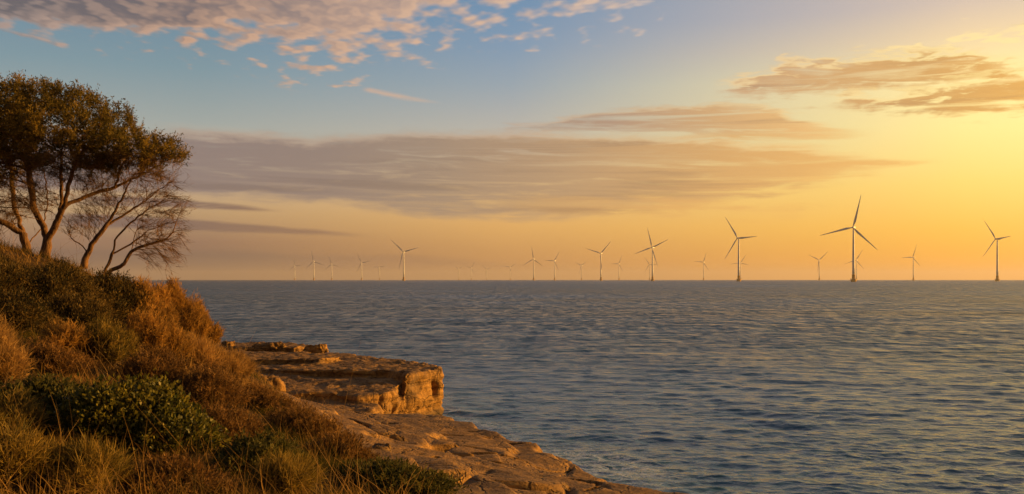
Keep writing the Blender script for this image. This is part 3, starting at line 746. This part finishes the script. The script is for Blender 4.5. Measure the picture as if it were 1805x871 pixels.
# ------------------------------------------------------------------ vegetation
M_CROWN = mat_leaf('crown_foliage', (0.042, 0.040, 0.009), (0.34, 0.22, 0.034), 0.5)
M_DEADTWIG = mat_leaf('dead_brown_twigs', (0.085, 0.048, 0.02), (0.27, 0.145, 0.05), 0.3)
M_BARK = mat_bark('warm_brown_bark', (0.06, 0.032, 0.016), (0.22, 0.115, 0.05))
M_STEM = mat_bark('shrub_stems', (0.06, 0.04, 0.024), (0.17, 0.11, 0.06), 30)
M_JUN = mat_leaf('dark_shrub_foliage', (0.022, 0.022, 0.007), (0.19, 0.115, 0.026), 0.35)
M_FEATH = mat_leaf('golden_shrub_foliage', (0.16, 0.09, 0.022), (0.56, 0.30, 0.062), 0.5)
M_GREEN = mat_leaf('green_shrub_leaves', (0.034, 0.045, 0.008), (0.22, 0.18, 0.022), 0.35, 0.45)
M_HEATH = mat_leaf('red_brown_heath', (0.08, 0.042, 0.014), (0.29, 0.15, 0.040), 0.35)
M_DRY = mat_leaf('dry_straw', (0.19, 0.11, 0.036), (0.60, 0.35, 0.10), 0.45)
M_OLIVE = mat_leaf('olive_tufts', (0.06, 0.055, 0.012), (0.36, 0.23, 0.042), 0.4)
M_LOW = mat_leaf('low_green_mat', (0.032, 0.040, 0.010), (0.13, 0.11, 0.024), 0.4)

def leaves_geo(P, D, L, W, rs, fold=0.0):
    """diamond leaves: base P, direction D (unit), length L, width W"""
    n = len(P); D = unit(D)
    rnd = unit(rs.normal(size=(n, 3))); S = unit(np.cross(D, rnd)); N = np.cross(S, D)
    L = np.asarray(L).reshape(-1, 1) * np.ones((n, 1)); W = np.asarray(W).reshape(-1, 1) * np.ones((n, 1))
    a = P; b = P + D * L * 0.45 + S * W * 0.5 + N * W * fold; c = P + D * L; d = P + D * L * 0.45 - S * W * 0.5 + N * W * fold
    V = np.stack([a, b, c, d], 1).reshape(-1, 3)
    return V, np.arange(n * 4).reshape(n, 4)
def ribbons_geo(P, D, L, W, rs, droop=0.25, seg=3):
    """tapering curved blades"""
    n = len(P); D = unit(D); L = np.asarray(L).reshape(-1, 1) * np.ones((n, 1)); W = np.asarray(W).reshape(-1, 1) * np.ones((n, 1))
    ben = unit(rs.normal(size=(n, 3)) * np.array([1, 1, .4])) * np.asarray(droop).reshape(-1, 1)
    S = unit(np.cross(D, unit(rs.normal(size=(n, 3)))))
    pts = []
    for i in range(seg + 1):
        t = i / seg
        c = P + D * L * t + ben * L * t * t - np.array([0, 0, 1.0]) * L * t * t * np.abs(np.asarray(droop).reshape(-1, 1)) * 0.3
        w = W * (1 - t * 0.85) * 0.5
        pts += [c - S * w, c + S * w]
    V = np.stack(pts, 1); k = 2 * (seg + 1)
    base = np.arange(n)[:, None] * k
    Q = np.concatenate([base + np.array([2 * i, 2 * i + 1, 2 * i + 3, 2 * i + 2]) for i in range(seg)])
    tips = V[:, -2:].mean(1)
    return V.reshape(-1, 3), Q, tips, k

def shrub(kind_name, spec, label, cat='shrub', group='shrubs of the seaside scrub'):
    """spec: px0, px1, py_top, Y, depth, style, leaf material, density, seed"""
    px0, px1, pyt, pyb, depth, style, mat, dens, seed = spec
    # walk out along the ground until it stands where the foot of the shrub is
    yy = np.arange(5.5, 40, 0.1); xx = ((px0 + px1) / 2 - CX) / F * yy
    gp = HZ + (EYE - ground_h(xx, yy)) / yy * F
    hit = np.where(gp <= pyb)[0]; Y = float(yy[hit[0]] if len(hit) else yy[gp.argmin()])
    depth = min(depth, 0.16 * Y); Y += depth * 0.35
    rs = np.random.default_rng(seed)
    x0 = (px0 - CX) / F * Y; x1 = (px1 - CX) / F * Y; cx = (x0 + x1) / 2; rx = (x1 - x0) / 2; ry = depth / 2
    zb = gh(cx, Y); zt = EYE - (pyt - HZ) / F * Y; H = max(zt - zb, 0.18)
    t = empty(kind_name, (cx, Y, zb)); tag(t, label, cat, group)
    # sub-crowns: a few overlapping lumps of unequal size make the outline uneven
    nl = {'feather': 10, 'dense': 13, 'leafy': 14, 'heath': 12, 'dry': 8, 'low': 16, 'tuft': 12}[style]
    ang = rs.uniform(0, 2 * math.pi, nl); rad = np.sqrt(rs.uniform(0, 1, nl)) * 0.72
    lx = rad * np.cos(ang) * rx; ly = rad * np.sin(ang) * ry
    lr = rs.uniform(0.34, 0.58, nl) * min(rx, ry * 1.2) + 0.05
    lh = H * (1 - 0.55 * rad ** 2) * rs.uniform(0.72, 1.08, nl); lh[0] = H; lx[0] *= .3; ly[0] *= .3
    lz = np.array([gh(cx + a, Y + b) for a, b in zip(lx, ly)]) - zb
    LV, LF, LT, SV, SF = [], [], [], [], []
    vb = sb = 0
    for i in range(nl):
        area = lr[i] * lr[i] + lr[i] * lh[i]
        n = int(dens * area * 1.0) + 12
        base = np.c_[lx[i] + rs.normal(0, lr[i] * 0.25, n), ly[i] + rs.normal(0, lr[i] * 0.25, n), np.full(n, lz[i] + 0.02)]
        u = rs.uniform(0, 2 * math.pi, n); e = np.sqrt(rs.uniform(0, 1, n)) * {'feather': .85, 'dense': 1.05, 'leafy': 1.05, 'heath': 1.05, 'dry': .95, 'low': 1.1, 'tuft': .9}[style]
        tipz = lz[i] + lh[i] * np.sqrt(np.clip(1 - 0.82 * e * e, 0.02, 1)) * rs.uniform(0.72, 1.06, n)
        tip = np.c_[lx[i] + e * np.cos(u) * lr[i] * 1.15, ly[i] + e * np.sin(u) * lr[i] * 1.15, tipz]
        v = tip - base; L = np.linalg.norm(v, axis=1)
        sw = {'feather': .008, 'dense': .009, 'leafy': .010, 'heath': .006, 'dry': .007, 'low': .005, 'tuft': .006}[style]
        V, Q, tips, k = ribbons_geo(base, v, L, sw, rs, 0.16, 3)
        SV.append(V); SF.append(Q + sb); sb += len(V)
        # foliage along the outer part of every stem
        m = {'feather': 26, 'dense': 30, 'leafy': 20, 'heath': 22, 'dry': 13, 'low': 16, 'tuft': 12}[style]
        tt = rs.uniform({'feather': .35, 'dense': .42, 'leafy': .5, 'heath': .35, 'dry': .3, 'low': .3, 'tuft': .0}[style], 1.03, (n, m))
        p = base[:, None] + v[:, None] * tt[..., None]
        dv = unit(v)[:, None] + rs.normal(0, {'feather': .55, 'dense': .75, 'leafy': .9, 'heath': .6, 'dry': .55, 'low': .8, 'tuft': .3}[style], (n, m, 3))
        if style == 'leafy': p = p + rs.normal(0, .025, p.shape); dv[..., 2] += 0.3
        if style == 'dense': p = p + rs.normal(0, .035, p.shape)
        ll, lw = {'feather': (.085, .009), 'dense': (.065, .016), 'leafy': (.045, .026), 'heath': (.045, .010), 'dry': (.12, .006), 'low': (.05, .014), 'tuft': (.20, .009)}[style]
        sc_ = max(1.0, Y / 15.0) ** 0.75
        P_ = p.reshape(-1, 3); D_ = dv.reshape(-1, 3)
        keep = P_[:, 2] > lz[i] - 0.02; P_ = P_[keep]; D_ = D_[keep]
        V, Q = leaves_geo(P_, D_, ll * sc_ * rs.uniform(.6, 1.3, len(P_)), lw * sc_ * rs.uniform(.7, 1.3, len(P_)), rs, 0.15)
        LV.append(V); LF.append(Q + vb); vb += len(V)
        tn = np.clip(rs.normal(0.42, 0.24, (n, 1)) + rs.normal(0, .14, (n, m)) + rs.normal(0, .12), 0, 1).reshape(-1)[keep]
        LT.append(np.repeat(tn, 4))
    f = mesh_np('foliage', np.concatenate(LV), [np.concatenate(LF)], mat, t, attrs={'tint': np.concatenate(LT)})
    mesh_np('branches', np.concatenate(SV), [np.concatenate(SF)], M_STEM, t)
    return t

SHRUBS = [
 ('juniper_shrub', (-90, 70, 452, 545, 2.0, 'dense', M_JUN, 260, 1), 'large dark shrub on the crest, directly below the left trunk of the tree'),
 ('juniper_shrub', (30, 165, 460, 560, 1.9, 'dense', M_JUN, 280, 2), 'large dark shrub in the middle of the crest, under the forked trunk'),
 ('juniper_shrub', (140, 262, 484, 575, 1.8, 'dense', M_JUN, 280, 3), 'dark olive shrub on the crest below the two bare leaning trees'),
 ('juniper_shrub', (-40, 90, 505, 590, 1.6, 'dense', M_JUN, 240, 4), 'shadowy dark shrub filling the slope under the crest at the photo edge'),
 ('juniper_shrub', (75, 215, 520, 600, 1.5, 'dense', M_JUN, 240, 41), 'dark shrub behind the pale feathery bush on the slope'),
 ('feathery_shrub', (205, 300, 492, 590, 1.8, 'feather', M_FEATH, 320, 5), 'golden feathery shrub right of the bare trees, its top on the horizon'),
 ('feathery_shrub', (265, 352, 498, 595, 1.9, 'feather', M_FEATH, 320, 6), 'tall golden feathery shrub standing against the sea, pointed top'),
 ('feathery_shrub', (310, 384, 522, 612, 1.9, 'feather', M_FEATH, 320, 7), 'rounded golden shrub at the seaward end of the crest'),
 ('feathery_shrub', (225, 330, 548, 640, 1.6, 'feather', M_FEATH, 300, 71), 'golden brown shrub in front of the pointed one, halfway down the slope'),
 ('broom_shrub', (132, 238, 556, 655, 1.0, 'feather', M_OLIVE, 330, 8), 'pale olive feathery bush with upright sprays in mid slope'),
 ('dry_grass_clump', (-70, 48, 562, 690, 1.0, 'dry', M_DRY, 520, 9), 'tall straw coloured grass clump at the left edge of the photo'),
 ('heather', (30, 150, 600, 660, 0.9, 'heath', M_HEATH, 420, 10), 'dark rusty heather mound between the straw clump and the olive bush'),
 ('leafy_bush', (128, 358, 664, 808, 1.3, 'leafy', M_GREEN, 560, 11), 'bright green leafy bush, the most brightly green plant in the scrub'),
 ('leafy_bush', (-8, 160, 662, 768, 1.0, 'leafy', M_LOW, 460, 12), 'dull green bush left of the bright green leafy bush'),
 ('dry_twig_shrub', (372, 448, 616, 668, 2.0, 'dry', M_DRY, 360, 13), 'pale dry twiggy shrub bordering the rocks of the headland'),
 ('dry_twig_shrub', (290, 400, 592, 655, 1.5, 'dry', M_DRY, 330, 131), 'straw coloured twiggy shrub between the golden shrubs and the heath'),
 ('heath_shrub', (322, 440, 636, 728, 1.5, 'heath', M_HEATH, 460, 14), 'broad rusty brown heath shrub in the middle of the slope'),
 ('heath_shrub', (415, 508, 676, 722, 1.5, 'heath', M_HEATH, 460, 15), 'rusty heath shrub touching the bare rock, above the lower ones'),
 ('heath_shrub', (468, 590, 706, 778, 1.3, 'heath', M_HEATH, 460, 16), 'rusty heath shrub creeping over the rock edge, middle of that edge'),
 ('heath_shrub', (548, 668, 762, 824, 1.1, 'heath', M_HEATH, 440, 17), 'lowest rusty heath shrub on the rock edge, above the green mat'),
 ('heath_shrub', (210, 390, 800, 890, 0.8, 'heath', M_HEATH, 460, 18), 'red brown heath clump below the bright green bush at the frame bottom'),
 ('creeping_shrub', (600, 790, 812, 874, 1.0, 'low', M_LOW, 620, 19), 'low mat of green creeping plants on the rock at the frame bottom'),
 ('creeping_shrub', (385, 530, 762, 848, 1.0, 'low', M_LOW, 560, 20), 'yellow green creeping mat in the hollow right of the green bush'),
 ('tussock', (-40, 110, 748, 880, 0.8, 'dry', M_OLIVE, 620, 21), 'olive gold tussock in the bottom left corner'),
 ('tussock', (90, 215, 778, 890, 0.7, 'dry', M_OLIVE, 620, 22), 'olive gold tussock next to the corner one at the frame bottom'),
 ('tussock', (440, 560, 808, 880, 0.7, 'dry', M_OLIVE, 620, 23), 'grassy olive tussock between the heath clump and the green mat'),
 ('heath_shrub', (225, 345, 606, 700, 1.2, 'heath', M_HEATH, 420, 24), 'brown heath shrub right of the pale olive bush, above the bright green one'),
 ('broom_shrub', (-60, 62, 690, 790, 1.0, 'feather', M_OLIVE, 380, 25), 'olive sprays at the photo edge below the straw coloured clump'),
 ('heath_shrub', (340, 455, 706, 790, 1.0, 'heath', M_HEATH, 440, 26), 'small rusty heath mound touching the right side of the bright green bush'),
 ('feathery_shrub', (60, 165, 566, 640, 1.2, 'feather', M_FEATH, 330, 27), 'small golden brown sprays between the dark crest and the heather mound'),
]
for nm, sp, lab in SHRUBS: shrub(nm, sp, lab)

# ---- grass and litter between the shrubs: uncountable, one object
def grass():
    rs = np.random.default_rng(99); VV, QQ, TT = [], [], []; b = 0
    def add(n, yr, xr, L, W, tint, dens_pow, lean):
        nonlocal b
        u = rs.uniform(0, 1, n); Y = yr[0] + (yr[1] - yr[0]) * u ** dens_pow
        px = rs.uniform(*xr, n); X = (px - CX) / F * Y
        d = veg_d(X, Y); cl = vnoise(np.c_[X * 1.1, Y * 1.1, 0 * X]) + 0.6 * vnoise(np.c_[X * 3, Y * 3, 0 * X + 4])
        k = (d > -0.05 + 0.25 * rs.random(n)) & (cl > rs.uniform(-1.3, .5, n)); X, Y, cl = X[k], Y[k], cl[k]
        Z = ground_h(X, Y); P = np.c_[X, Y, Z - 0.01]; n = len(P)
        patch = vnoise(np.c_[X * 0.7 + 8, Y * 0.7, 0 * X + 2])
        D = np.c_[rs.normal(0, lean, n), rs.normal(0, lean, n) , np.ones(n)] + np.c_[np.full(n, -.25), np.zeros(n), np.zeros(n)]
        sca = np.clip(Y / 12, 0.8, 3) ** 0.7
        V, Q, t, kk = ribbons_geo(P, D, L * rs.uniform(.45, 1.25, n) * (0.85 + .35 * np.clip(cl, -.5, 1)), W * sca, rs, rs.uniform(.1, .7, n), 3)
        VV.append(V); QQ.append(Q + b); b += len(V)
        TT.append(np.repeat(np.clip(tint + 0.45 * patch + rs.normal(0, .18, n), 0, 1), kk))
    add(95000, (5.2, 16), (-260, 900), 0.16, 0.0055, 0.45, 1.2, 0.55)
    add(70000, (14, 40), (-200, 760), 0.21, 0.008, 0.45, 1.3, 0.5)
    add(9000, (5.2, 34), (-200, 800), 0.34, 0.006, 0.75, 1.4, 0.35)
    add(3000, (5.6, 30), (-200, 760), 0.62, 0.006, 0.85, 1.4, 0.4)
    m, g, out = material('grass_blades')
    t = g.new('ShaderNodeAttribute', attribute_name='tint').outputs['Fac']
    c = g.ramp(t, [(0.0, (0.030, 0.040, 0.010, 1)), (0.3, (0.075, 0.065, 0.018, 1)), (0.55, (0.20, 0.12, 0.034, 1)), (0.8, (0.36, 0.20, 0.055, 1)), (1, (0.50, 0.30, 0.10, 1))])
    p = g.new('ShaderNodeBsdfDiffuse'); g.put(p.inputs[0], c); tr = g.new('ShaderNodeBsdfTranslucent'); g.put(tr.inputs[0], c)
    mx = g.new('ShaderNodeMixShader'); mx.inputs[0].default_value = 0.4
    g.L.new(p.outputs[0], mx.inputs[1]); g.L.new(tr.outputs[0], mx.inputs[2]); g.L.new(mx.outputs[0], out.inputs[0])
    o = mesh_np('grass', np.concatenate(VV), [np.concatenate(QQ)], m, attrs={'tint': np.concatenate(TT)})
    tag(o, 'dry grass and herbs growing over the slope between the shrubs', kind='stuff')
grass()
# ------------------------------------------------------------------ trees (branches grown towards the light, then thickened)
def colonize(seeds, attr, step, infl, kill, iters=160, up=0.12, wob=0.12, rs=None, maxn=9000):
    """seeds: list of polylines [(pos...)], first point of later ones attaches to nearest earlier node"""
    pos, par = [], []
    for pl in seeds:
        pl = [np.array(p, float) for p in pl]
        last = -1
        if pos:
            d = np.linalg.norm(np.array(pos) - pl[0], axis=1); last = int(d.argmin())
        else:
            pos.append(pl[0]); par.append(-1); last = 0
        prev = pos[last]
        for q in pl[1:]:
            n = max(1, int(round(np.linalg.norm(q - prev) / step)))
            for i in range(1, n + 1):
                w = rs.normal(0, step * 0.10, 3) if i < n else 0
                pos.append(prev + (q - prev) * i / n + w); par.append(last); last = len(pos) - 1
            prev = q
    A = np.array(attr); best = np.full(len(A), 1e9); bi = np.zeros(len(A), int); new0 = 0
    alive = np.ones(len(A), bool)
    for it in range(iters):
        Pn = np.array(pos[new0:])
        if len(Pn):
            d = np.linalg.norm(A[:, None] - Pn[None], axis=-1); j = d.argmin(1); m = d[np.arange(len(A)), j]
            u = m < best; best[u] = m[u]; bi[u] = j[u] + new0
        alive &= best > kill
        act = alive & (best < infl)
        if not act.any(): break
        new0 = len(pos); P = np.array(pos)
        idx = np.unique(bi[act])
        for q in idx:
            s = A[act & (bi == q)]; d = unit(s - P[q]).mean(0)
            if par[q] >= 0: d = d + 0.45 * unit(P[q] - P[par[q]])
            d = unit(d + np.array([0, 0, up]) + rs.normal(0, wob, 3))
            pos.append(P[q] + d * step); par.append(int(q))
        if len(pos) > maxn: break
    return np.array(pos), np.array(par)
def radii(pos, par, tip, base):
    n = len(pos); ch = np.zeros(n, int)
    for i in range(n):
        if par[i] >= 0: ch[par[i]] += 1
    cnt = np.zeros(n)
    for i in range(n - 1, -1, -1):
        if ch[i] == 0: cnt[i] += 1
        if par[i] >= 0: cnt[par[i]] += cnt[i]
    e = math.log(max(cnt[0], 2)) / math.log(base / tip)
    r = tip * cnt ** (1 / e)
    return r, ch, cnt
def tube_tree(pos, par, r, n=6, minr=0.0):
    """welded branch tubes; thin side branches start with their own ring inside the parent"""
    N = len(pos); d = np.zeros_like(pos)
    for i in range(N):
        d[i] = pos[i] - pos[par[i]] if par[i] >= 0 else np.array([0, 0, 1.0])
    d = unit(d); ref = np.array([0.13, 0.97, 0.2]); u = unit(np.cross(d, ref)); w = np.cross(d, u)
    a = np.arange(n) * 2 * math.pi / n; ca, sa = np.cos(a), np.sin(a)
    ring = pos[:, None] + r[:, None, None] * (u[:, None] * ca[None, :, None] + w[:, None] * sa[None, :, None])
    V = [ring.reshape(-1, 3)]; nb = N * n; Q = []; k = np.arange(n); k2 = (k + 1) % n
    extra = []
    for i in range(N):
        p = par[i]
        if p < 0 or r[i] < minr: continue
        if r[i] > 0.62 * r[p]: b0 = p * n
        else:
            b0 = nb + len(extra) * n; extra.append((p, i))
        Q.append(np.stack([b0 + k, b0 + k2, i * n + k2, i * n + k], 1))
    if extra:
        pi = np.array([x for x, _ in extra]); ii = np.array([x for _, x in extra])
        V.append((pos[pi][:, None] + (r[ii] * 1.15)[:, None, None] * (u[ii][:, None] * ca[None, :, None] + w[ii][:, None] * sa[None, :, None])).reshape(-1, 3))
    return np.concatenate(V), np.concatenate(Q)
def W3(px, py, Y, dy=0.0): return np.array([(px - CX) / F * Y, Y + dy, EYE - (py - HZ) / F * Y])
def inpoly(poly, x, y):
    return sdist(np.array(poly, float), x, y) > 0
def sample(poly, n, Y, depth, rs, edge_bias=None):
    P = np.array(poly, float); x0, y0 = P.min(0); x1, y1 = P.max(0); out = []
    while len(out) < n:
        x = rs.uniform(x0, x1, 4000); y = rs.uniform(y0, y1, 4000)
        sd = sdist(P, x, y); k = sd > 0; x, y, sd = x[k], y[k], sd[k]
        # the crown is as deep as it is thick at that place
        hd_ = depth * np.sqrt(np.clip(sd / 60.0, 0.03, 1))
        dy = rs.uniform(-1, 1, len(x)) * hd_
        for a, b, c in zip(x, y, dy): out.append(W3(a, b, Y, 0) + np.array([0, c, 0]))
    return np.array(out[:n])

def build_tree(name, label, seeds, attr, Y, tip, base, step, infl, kill, seed, leaf=None, twig=None, bark=M_BARK, leafmask=None):
    rs = np.random.default_rng(seed)
    pos, par = colonize(seeds, attr, step, infl, kill, rs=rs)
    r, ch, cnt = radii(pos, par, tip, base)
    # flare of the root collar
    hgt = pos[:, 2] - pos[0, 2]; r = r * (1 + 0.45 * np.exp(-np.clip(hgt, 0, 9) / 0.22) * (cnt > cnt[0] * .3))
    root = pos[0].copy()
    t = empty(name, tuple(root)); tag(t, label, 'tree')
    L = pos - root
    thick = r > base * 0.22
    thick[0] = True
    # trunk and boughs
    def sub(mask_child, nm, n, mat):
        V, Q = tube_tree(L, np.where(mask_child, par, -1), r, n)
        used = np.zeros(len(V), bool); used[Q.ravel()] = True
        remap = np.cumsum(used) - 1
        return mesh_np(nm, V[used], [remap[Q]], mat, t, smooth=True)
    sub(thick, 'trunk', 10, bark)
    sub(~thick, 'branches', 5, bark)
    d = np.zeros_like(pos); k = par >= 0; d[k] = pos[k] - pos[par[k]]; d = unit(d)
    if leaf:
        c = leaf; tips = (cnt <= c['cnt']) & (hgt > 0.6)
        if leafmask is not None: tips &= leafmask(pos)
        tips &= vnoise(L * 1.25 + 3.7) + 0.5 * vnoise(L * 2.9 + 1.1) > -0.66      # airy gaps between the leaf clouds
        ti = np.where(tips)[0]; ns, m = c['ns'], c['n']
        # every fine branch end carries a few upswept shoots set with small leaves
        so_ = np.repeat(L[ti], ns, 0) + rs.normal(0, .05, (len(ti) * ns, 3))
        sdir = unit(np.repeat(d[ti], ns, 0) * .8 + rs.normal(0, .55, (len(so_), 3)) + np.array([0.05, 0, .55])); sl = c['shoot'] * rs.uniform(.45, 1.25, (len(so_), 1))
        tt = rs.uniform(0.0, 1.0, (len(so_), m, 1))
        P = (so_[:, None] + sdir[:, None] * sl[:, None] * tt + rs.normal(0, c['spread'], (len(so_), m, 3))).reshape(-1, 3)
        D = (sdir[:, None] * 1.0 + rs.normal(0, .55, (len(so_), m, 3))).reshape(-1, 3)
        V, Q = leaves_geo(P, D, c['L'] * rs.uniform(.6, 1.35, len(P)), c['W'] * rs.uniform(.7, 1.3, len(P)), rs, 0.15)
        tn = np.clip(np.repeat(rs.normal(.52, .22, len(so_)) + 0.35 * np.repeat(vnoise(L[ti] * 0.9 + 7), ns), m) + rs.normal(0, .12, len(P)), 0, 1)
        cr = mesh_np('crown', V, [Q], c['mat'], t, attrs={'tint': np.repeat(tn, 4)})
    if twig:
        c = twig; tips = (cnt <= c['cnt']) & (hgt > 0.5)
        if c.get('mask') is not None: tips &= c['mask'](pos)
        ti = np.where(tips)[0]; m = c['n']
        P = np.repeat(L[ti], m, 0)
        D = np.repeat(d[ti], m, 0) + rs.normal(0, c['fan'], (len(P), 3)) + np.array(c.get('bias', (0, 0, 0)))
        V, Q, tp_, kk = ribbons_geo(P, D, c['L'] * rs.uniform(.5, 1.3, len(P)), c['W'], rs, 0.28, 3)
        V2, Q2, _, k2 = ribbons_geo(np.repeat(tp_, c['n2'], 0) - unit(np.repeat(D, c['n2'], 0)) * rs.uniform(0, c['L'] * .7, (len(P) * c['n2'], 1)), np.repeat(D, c['n2'], 0) + rs.normal(0, c['fan'] * 1.6, (len(P) * c['n2'], 3)),
                                    c['L'] * .55 * rs.uniform(.5, 1.3, len(P) * c['n2']), c['W'] * .75, rs, 0.3, 2)
        tn = np.concatenate([np.repeat(rs.uniform(0, 1, len(P)), kk), np.repeat(rs.uniform(0, 1, len(P) * c['n2']), k2)])
        mesh_np('twigs', np.concatenate([V, V2]), [np.concatenate([Q, Q2 + len(V)])], c['mat'], t, attrs={'tint': tn})
    print(name, len(pos), 'nodes')
    return t

rs = np.random.default_rng(5)
YT = 26.0
crown = [(-150, 176), (-60, 158), (10, 154), (60, 148), (120, 160), (172, 172), (218, 198), (244, 236), (268, 254), (304, 250), (320, 268), (310, 286), (276, 298), (250, 306), (215, 302), (170, 300), (140, 318), (60, 300), (0, 315), (-80, 300), (-170, 270)]
under = [(-60, 300), (40, 300), (140, 300), (210, 300), (290, 296), (270, 318), (200, 345), (120, 360), (20, 400), (-60, 380)]
attr = np.concatenate([sample(crown, 2500, YT, 2.1, rs), sample([(236, 262), (262, 246), (300, 244), (324, 266), (314, 288), (270, 302), (240, 296)], 420, YT, 1.3, rs), sample(under, 260, YT, 1.2, rs)])
seeds = [[W3(80, 475, YT), W3(79, 454, YT), W3(84, 424, YT)],
         [W3(84, 424, YT), W3(103, 392, YT, -.1), W3(122, 362, YT, -.2), W3(127, 330, YT, -.25), W3(146, 288, YT, -.4), W3(176, 250, YT, -.5)],
         [W3(122, 362, YT, -.2), W3(156, 343, YT, .1), W3(197, 329, YT, .2), W3(240, 306, YT, .35), W3(286, 280, YT, .4)],
         [W3(82, 436, YT), W3(69, 404, YT, .3), W3(44, 366, YT, .5), W3(30, 320, YT, .7), W3(24, 270, YT, .8)],
         [W3(103, 392, YT, -.1), W3(100, 352, YT, .3), W3(92, 310, YT, .5), W3(90, 260, YT, .6)],
         [W3(197, 329, YT, .2), W3(222, 290, YT, -.2), W3(246, 262, YT, -.4)]]
hi = lambda pos: (EYE - pos[:, 2]) / YT * F + HZ < 312 + 16 * vnoise(pos * 1.3 + 5)
build_tree('coastal_tree', 'big leafy tree with a forked brown trunk and dark green crown', seeds, attr, YT, 0.0055, 0.125, 0.14, 0.95, 0.23, 11,
           leaf=dict(cnt=3, ns=7, n=14, shoot=.30, spread=.022, L=.075, W=.022, mat=M_CROWN), leafmask=hi,
           twig=dict(cnt=2, n=9, n2=4, L=.36, W=.010, fan=.42, mat=M_DEADTWIG, mask=lambda pos: (EYE - pos[:, 2]) / YT * F + HZ > 278))
YL = 27.3
crown2 = [(-190, 210), (-120, 170), (-40, 160), (30, 170), (70, 200), (60, 270), (20, 300), (-60, 320), (-150, 310)]
under2 = [(-120, 300), (60, 290), (40, 400), (-30, 430), (-90, 400)]
attr = np.concatenate([sample(crown2, 1100, YL, 1.8, rs), sample(under2, 260, YL, 1.2, rs)])
seeds = [[W3(48, 462, YL), W3(47, 440, YL), W3(41, 412, YL)],
         [W3(41, 412, YL), W3(22, 364, YL, .1), W3(16, 330, YL, .2), W3(10, 280, YL, .2)],
         [W3(41, 412, YL), W3(10, 392, YL, -.3), W3(-30, 350, YL, -.4), W3(-60, 300, YL, -.4)],
         [W3(47, 430, YL), W3(60, 400, YL, .5), W3(66, 350, YL, .6), W3(60, 300, YL, .6)]]
build_tree('coastal_tree', 'leafy tree with a slimmer trunk at the photo edge, left of the forked one', seeds, attr, YL, 0.0055, 0.11, 0.14, 0.95, 0.24, 12,
           leaf=dict(cnt=3, ns=7, n=14, shoot=.30, spread=.022, L=.075, W=.022, mat=M_CROWN), leafmask=lambda pos: (EYE - pos[:, 2]) / YL * F + HZ < 322 + 16 * vnoise(pos * 1.3 + 8),
           twig=dict(cnt=2, n=5, n2=3, L=.36, W=.010, fan=.45, mat=M_DEADTWIG, mask=lambda pos: (EYE - pos[:, 2]) / YL * F + HZ > 275))
# bare leaning trees
Y3 = 25.2
fan1 = [(150, 350), (185, 318), (235, 300), (290, 300), (312, 318), (300, 345), (250, 370), (205, 392), (160, 420), (118, 430), (112, 400)]
attr = sample(fan1, 480, Y3, .8, rs)
seeds = [[W3(147, 474, Y3), W3(150, 457, Y3), W3(161, 431, Y3), W3(187, 398, Y3), W3(206, 366, Y3), W3(221, 338, Y3), W3(232, 312, Y3)],
         [W3(187, 398, Y3), W3(216, 376, Y3, .2), W3(250, 352, Y3, .3)]]
build_tree('bare_tree', 'bare brown tree leaning right from behind the shrubs, nearer the leafy trunk', seeds, attr, Y3, 0.0045, 0.072, 0.12, 0.8, 0.2, 13,
           twig=dict(cnt=3, n=4, n2=4, L=.36, W=.010, fan=.30, mat=M_DEADTWIG, bias=(.35, 0, .12)))
Y4 = 24.6
fan2 = [(225, 395), (245, 352), (285, 335), (322, 345), (330, 372), (322, 400), (316, 436), (296, 462), (258, 470), (236, 455), (228, 430)]
attr = sample(fan2, 520, Y4, .8, rs)
seeds = [[W3(182, 500, Y4), W3(186, 484, Y4), W3(197, 448, Y4), W3(207, 417, Y4), W3(231, 392, Y4), W3(262, 368, Y4)],
         [W3(188, 482, Y4), W3(208, 474, Y4, -.2), W3(226, 465, Y4, -.25), W3(237, 444, Y4, -.2), W3(262, 432, Y4, -.1), W3(292, 422, Y4, 0)],
         [W3(237, 444, Y4, -.2), W3(236, 420, Y4), W3(240, 395, Y4, .1)],
         [W3(197, 448, Y4), W3(222, 430, Y4, .3), W3(252, 404, Y4, .4)]]
build_tree('bare_tree', 'bare brown tree with two low stems fanning fine twigs out over the sea', seeds, attr, Y4, 0.0045, 0.064, 0.12, 0.8, 0.2, 14,
           twig=dict(cnt=3, n=4, n2=4, L=.34, W=.010, fan=.28, mat=M_DEADTWIG, bias=(.45, 0, .05)))
# ------------------------------------------------------------------ air
def haze():
    m, g, out = material('sea_haze')
    p = g.new('ShaderNodeVolumePrincipled'); g.L.new(p.outputs[0], out.inputs['Volume'])
    p.inputs['Color'].default_value = (0.78, 0.74, 0.74, 1); p.inputs['Density'].default_value = 5.0e-5; p.inputs['Anisotropy'].default_value = 0.35
    m.volume_intersection_method = 'FAST' if hasattr(m, 'volume_intersection_method') else m.volume_intersection_method
    S, zb, zt = 31500.0, -6.0, 262.0
    V = [(x, y, z) for z in (zb, zt) for (x, y) in ((-S, -S), (S, -S), (S, S), (-S, S))]
    Q = [(0, 3, 2, 1), (4, 5, 6, 7), (0, 1, 5, 4), (1, 2, 6, 5), (2, 3, 7, 6), (3, 0, 4, 7)]
    o = mesh_np('haze', V, [np.array(Q)], m)
    tag(o, 'thin golden sea haze over the water', kind='stuff')
haze()
